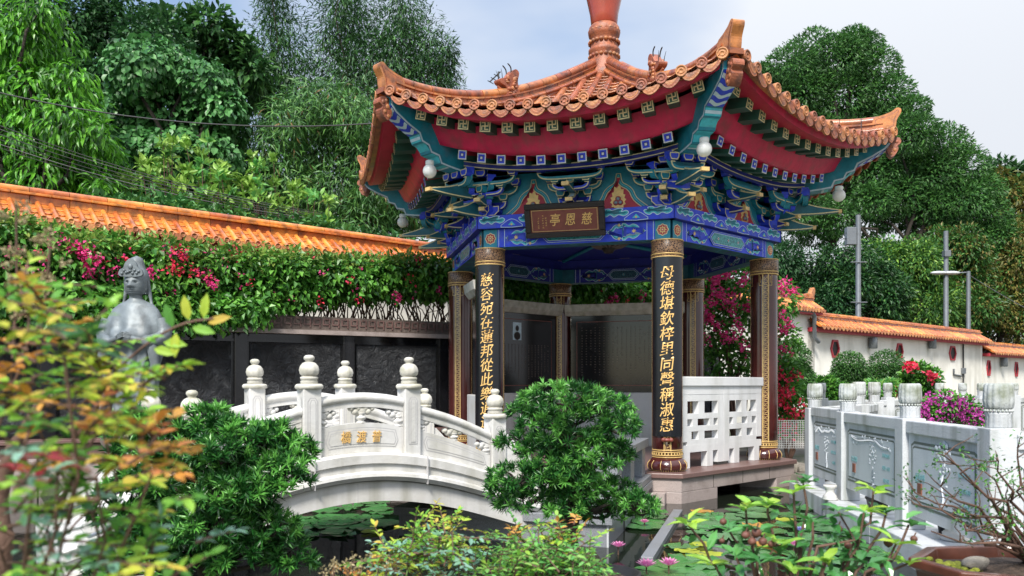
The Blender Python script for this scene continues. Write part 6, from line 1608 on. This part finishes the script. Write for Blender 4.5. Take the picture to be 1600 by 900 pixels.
for q in ((1010, 886, 'lotus', 1.1, 'open pink water lily at the bottom edge, left one of the close pair'), (1045, 884, 'lotus', 1.1, 'open pink water lily at the bottom edge, right one of the close pair'), (1007, 817, 'lotus', .7, 'small pink bud beside the landing wall near the needle pads'), (1009, 806, 'lilac', .8, 'small lilac water lily just beyond the pink bud'), (966, 855, 'lotus', .9, 'deep pink water lily beside the low stone kerb'),
          (1251, 830, 'lilac', .8, 'lilac water lily seen through the camellia stems'), (1240, 853, 'lotus', .9, 'pink water lily half hidden behind the camellia pods'), (1231, 884, 'lotus', .8, 'deep pink water lily low behind the camellia')):
    lily(q[4], q[0], q[1], q[2], q[3])
# ------------------------------------------------------------------ guanyin statue
SX, SY, SZ = -3.64, 8.0, 1.12
root = empty('bronze_statue', (SX, SY, SZ), 'dark green bronze statue of a crowned robed woman standing before the relief wall', 'statue')
prof = [(.0, .20, .17, 0), (.12, .205, .17, 0), (.30, .20, .165, 0), (.50, .205, .165, 0), (.62, .235, .165, 0), (.72, .27, .17, -.01), (.82, .285, .175, -.02), (.90, .275, .165, -.02), (.98, .25, .145, -.01), (1.05, .215, .12, 0), (1.10, .165, .10, 0), (1.135, .09, .075, 0), (1.155, .060, .058, -.01), (1.185, .056, .058, -.015), (1.20, .07, .078, -.025), (1.225, .083, .092, -.025), (1.26, .093, .102, -.022), (1.30, .098, .106, -.02), (1.34, .098, .106, -.015), (1.38, .088, .095, -.01), (1.41, .06, .065, -.01), (1.425, .0, .0, -.01)]
pz = [p[0] for p in prof]; zz = sorted(set(list(list(np.linspace(0, 1.15, 70)) + list(np.linspace(1.15, 1.425, 90)))))
rows = []
for z in zz:
    rx, ry, dy = (float(np.interp(z, pz, [p[i] for p in prof])) for i in (1, 2, 3)); row = []
    for a in np.concatenate([np.linspace(-math.pi, 0, 121), np.linspace(0, math.pi, 31)[1:]]):
        ca, sa = math.cos(a), math.sin(a); rip = 0
        if z < 1.08: rip = .018 * math.sin(a * 11 + math.sin(z * 7) * 1.5) * min(1, max(0, (1.0 - z)) * 3) + .007 * math.sin(a * 5 + z * 9)
        x, y = ca * (rx + rip), sa * (ry + rip) + dy
        fr = max(0, -sa)
        if 1.17 < z < 1.36:
            y -= fr ** 18 * (.034 * math.exp(-((z - 1.265) / .018) ** 2) + .018 * math.exp(-((z - 1.29) / .025) ** 2) + .014 * math.exp(-((z - 1.236) / .005) ** 2) + .012 * math.exp(-((z - 1.222) / .005) ** 2) + .008 * math.exp(-((z - 1.20) / .012) ** 2))
            ex = math.exp(-((abs(x) - .036) / .018) ** 2) * fr ** 2; y += ex * (.024 * math.exp(-((z - 1.300) / .011) ** 2) - .012 * math.exp(-((z - 1.292) / .005) ** 2) - .014 * math.exp(-((z - 1.322) / .006) ** 2))
        if .60 < z < .92: y -= fr ** 6 * .09 * math.exp(-((z - .76) / .07) ** 2)
        row.append((SX + x, SY + y, SZ + z))
    rows.append(row)
k = MB(); k.grid(rows, M['bronze']); k.build('body', root)
k = MB()
hr = []
for z, rx, ry in ((1.20, .10, .07), (1.26, .112, .10), (1.32, .116, .118), (1.37, .113, .118), (1.42, .098, .105), (1.46, .075, .085), (1.51, .065, .07), (1.55, .05, .055), (1.575, 0, 0)):
    hr.append([(SX + rx * math.cos(a) * (1 + .02 * math.sin(a * 14)), SY + .012 + ry * math.sin(a), SZ + z) for a in np.linspace(R(-52) if z < 1.345 else R(-90), R(232) if z < 1.345 else R(270), 41)])
k.grid(hr, M['bronze']); 
for s in (-1, 1):
    k.tube(smooth_path([(SX + s * .10, SY + .02, SZ + 1.34), (SX + s * .115, SY + .03, SZ + 1.22), (SX + s * .14, SY + .02, SZ + 1.10), (SX + s * .19, SY - .06, SZ + 1.0)], 4), [.02] * 6 + [.015] * 7, M['bronze'], 8)
    k.ball((SX + s * .1, SY - .01, SZ + 1.26), (.012, .02, .04), M['bronze'], 8, 8)
k.build('hair', root)
k = MB(); pol = smooth_poly([(-.10, 1.36), (.10, 1.36), (.105, 1.42), (.07, 1.44), (.05, 1.49), (0, 1.53), (-.05, 1.49), (-.07, 1.44), (-.105, 1.42)], 3)
k.X = Matrix.Translation((SX, SY, SZ)); k.prism(pol, 'xz', -.125, -.10, M['bronze'])
for i in range(9): k.ball((-.08 + .02 * i, -.128, 1.385 + .03 * math.sin(i * 1.3) ** 2), .014, M['bronze'], 8, 6)
k.ball((0, -.13, 1.45), (.022, .012, .028), M['bronze'], 8, 6); k.build('crown', root)
k = MB(); k.X = Matrix.Translation((SX, SY, SZ))
for s in (-1, 1):
    k.tube(smooth_path([(s * .25, -.02, .95), (s * .285, -.05, .80), (s * .20, -.19, .73), (s * .06, -.25, .76)], 5), [.075] * 6 + [.065] * 6 + [.03] * 4, M['bronze'], 12)
    k.tube(smooth_path([(s * .22, -.18, .72), (s * .25, -.16, .5), (s * .23, -.16, .3), (s * .28, -.14, .08)], 5), [.045, .05, .05, .05, .045, .045, .04, .04, .035, .035, .03, .03, .02, .02, .015, .01], M['bronze'], 8)
    for f in range(4): k.tube([(s * .06, -.25, .755 + f * .012), (s * .03, -.275, .765 + f * .012), (s * .0, -.28, .775 + f * .014)], [.012, .010, .007], M['bronze'], 6)
    k.tube([(s * .05, -.25, .80), (s * .02, -.27, .82)], [.011, .008], M['bronze'], 6)
k.build('sleeve', root)
k = MB(); c0 = (SX, SY, 0)
k.lathe([(.45, -.5), (.42, .3), (.36, .55), (.30, .7), (.27, .78), (.30, .84), (.32, .92), (.28, 1.0), (.25, 1.02), (.27, 1.06), (.26, 1.12), (0, 1.12)], c0, M['fret'], 40, rib=(.07, 12)); k.build('pedestal', root)
# ------------------------------------------------------------------ poles, cables, small things
def pole(name, label, cat, px, ytop, Y, r, arms=()):
    b = gpt(px, Y); t = P(px, ytop, Y); root = empty(name, b, label, cat); k = MB(); k.tube([b, b.lerp(t, .25), b.lerp(t, .26), t], [r * 1.4, r * 1.3, r, r * .85], M['metal'], 12); k.build('shaft', root); return root, b, t
pr, b, t = pole('utility_pole', 'grey steel utility pole with a transformer box, left of the street lamp', 'pole', 1341, 336, 33, .11)
k = MB(); k.box(t.x - .5, t.x - .12, t.y - .15, t.y + .15, t.z - 1.2, t.z - .5, M['metal']); k.build('transformer_box', pr, .02)
for z in (1.9, 3.5): 
    k = MB(); k.tube([(t.x - .35, t.y - .13, t.z - z), (t.x + .3, t.y - .13, t.z - z)], .02, M['metal'], 6); k.build('step_rod', pr)
k = MB()
for i in range(4): k.tube(smooth_path([(t.x - .3, t.y, t.z - .6 - i * .25), (t.x - .7 - .15 * math.sin(i * 2), t.y - .1, t.z - .9 - i * .22), (t.x - .2, t.y - .12, t.z - 1.1 - i * .25)], 4), .012, M['wire'], 5)
k.build('loose_cable', pr)
pr, b, t = pole('street_lamp', 'grey street lamp post with two shallow lamp heads above the lower wall', 'street lamp', 1478, 361, 38, .12)
zl = EYE + (600 - 427) / F * 38
k = MB()
for s, ln in ((-1, .75), (1, .55)): 
    k.tube([(t.x, t.y, zl), (t.x + s * ln, t.y - .1, zl)], .025, M['metal'], 6)
for s, ln in ((-1, .38), (1, .2)): k.ball((t.x + s * ln, t.y - .1, zl), (.40, .2, .09), M['gstone'], 16, 8)
k.build('lamp_head', pr)
k = MB(); k.box(t.x - .14, t.x + .14, t.y - .2, t.y + .1, t.z - 1.2, t.z - .9, M['metal']); k.build('junction_box', pr, .02)
pr, b, t = pole('utility_pole', 'short plain grey pole right of the street lamp', 'pole', 1513, 424, 39, .11)
k = MB(); k.tube([t - Vector((0, 0, .05)), P(1480, 427, 39)], .03, M['metal'], 6); k.build('crossbar', pr)
def cable(label, pts, r, group, m='wire'):
    k = MB(); a, b = Vector(pts[0]), Vector(pts[-1]); sag = pts[1] if len(pts) == 3 else .2
    k.tube([a.lerp(b, i / 16) - Vector((0, 0, sag * 4 * (i / 16) * (1 - i / 16))) for i in range(17)], r, M[m], 5)
    return tag(k.build('overhead_cable'), label, 'cable', group)
cable('single black cable crossing high in front of the vines to the left roof corner', (P(-60, 130, 15), .35, P(620, 190, 15)), .012, None)
for i, (y0, y1) in enumerate(((190, 330), (196, 332), (205, 335), (214, 337), (222, 340), (228, 343))):
    cable('thin dark cable in the sagging bundle above the orange wall coping', (P(-80, y0 - 25, 15.2), .25, P(520, y1 + 5, 17.2)), .006 if i % 2 else .008, 'cable bundle above the wall', 'wireg' if i in (1, 4) else 'wire')
cable('pale thin wire sloping down from the short pole at the right edge', (P(1515, 430, 39), .1, P(1680, 520, 30)), .012, None, 'wireg')
k = MB(); a = P(779, 170, 30)
k.tube([a, P(779, 112, 30)], .03, M['wire'], 5); k.tube([P(765, 128, 30), P(782, 112, 30)], .025, M['wire'], 5)
for q in (766, 771, 776): k.tube([P(q - 4, 128 - (q - 766) - 2, 29.8), P(q + 5, 128 - (q - 766) + 3, 30.2)], .015, M['wire'], 4)
tag(k.build('television_antenna'), 'thin television antenna just above the left dragon ornament', 'antenna')
# wire mesh, stones and little pots
root = empty('wire_mesh_fence', P(1237, 700, 12.6), 'low white wire mesh fence behind the right hand column', 'fence'); k = MB()
for i in range(13): x = lerp(1214, 1258, i / 12); k.tube([P(x, 657, 12.6), P(x, 700, 12.6)], .004, M['wirew'], 4)
for i in range(13): y = lerp(657, 700, i / 12); k.tube([P(1214, y, 12.6), P(1258, y, 12.6)], .004, M['wirew'], 4)
k.build('mesh_panel', root); k = MB()
for x in (1214, 1258): k.tube([P(x, 650, 12.6), P(x, 724, 12.6)], .012, M['metal'], 6)
k.build('post', root)
for i, (px, py, r, lab) in enumerate(((1222, 716, .13, 'pale boulder at the water edge close to the right hand column'), (1238, 714, .11, 'rounded pale boulder under the middle of the wire mesh fence'), (1250, 722, .1, 'small boulder beside the balustrade end post'), (1244, 735, .08, 'small low stone at the water edge'))):
    c = P(px, py, 12.2); rock(lab, (c.x, c.y, .16 + r * .5), r, 30 + i, M['rock'], 'rock', (1.3, 1, .8))
def stub(px, py, Y, label, s=1.0):
    c = P(px, py, Y); k = MB(); k.lathe([(.11, 0), (.12, .02), (.10, .05), (.105, .06), (.075, .09), (.06, .13), (.075, .17), (.10, .2), (.10, .23), (0, .23)], (c.x, c.y, .202), M['marble'], 24)
    k.v = [(c.x + (a - c.x) * s, c.y + (b - c.y) * s, .202 + (d - .202) * s) for a, b, d in k.v]; tag(k.build('stone_stub'), label, 'pedestal')
stub(1297, 768, 8.9, 'small white stone pedestal on the kerb under the first carved panel', .7)
stub(1493, 840, 6.6, 'small white stone pedestal on the kerb under the lettered flower panel', .95)
for px, Y, lab in ((1352, 8.1, 'black plastic pot on the kerb under the middle carved panel'), (1462, 6.9, 'black plastic pot left of the larger white pedestal'), (1530, 6.1, 'black plastic pot right of the larger white pedestal')):
    x = (px - 800) / F * Y + .12; k = MB(); k.lathe([(.085, 0), (.105, .12), (.115, .12), (.115, .14), (.1, .14), (.095, .11), (0, .11)], (x, Y, .202), M['potk'], 20); tag(k.build('plant_pot'), lab, 'pot')
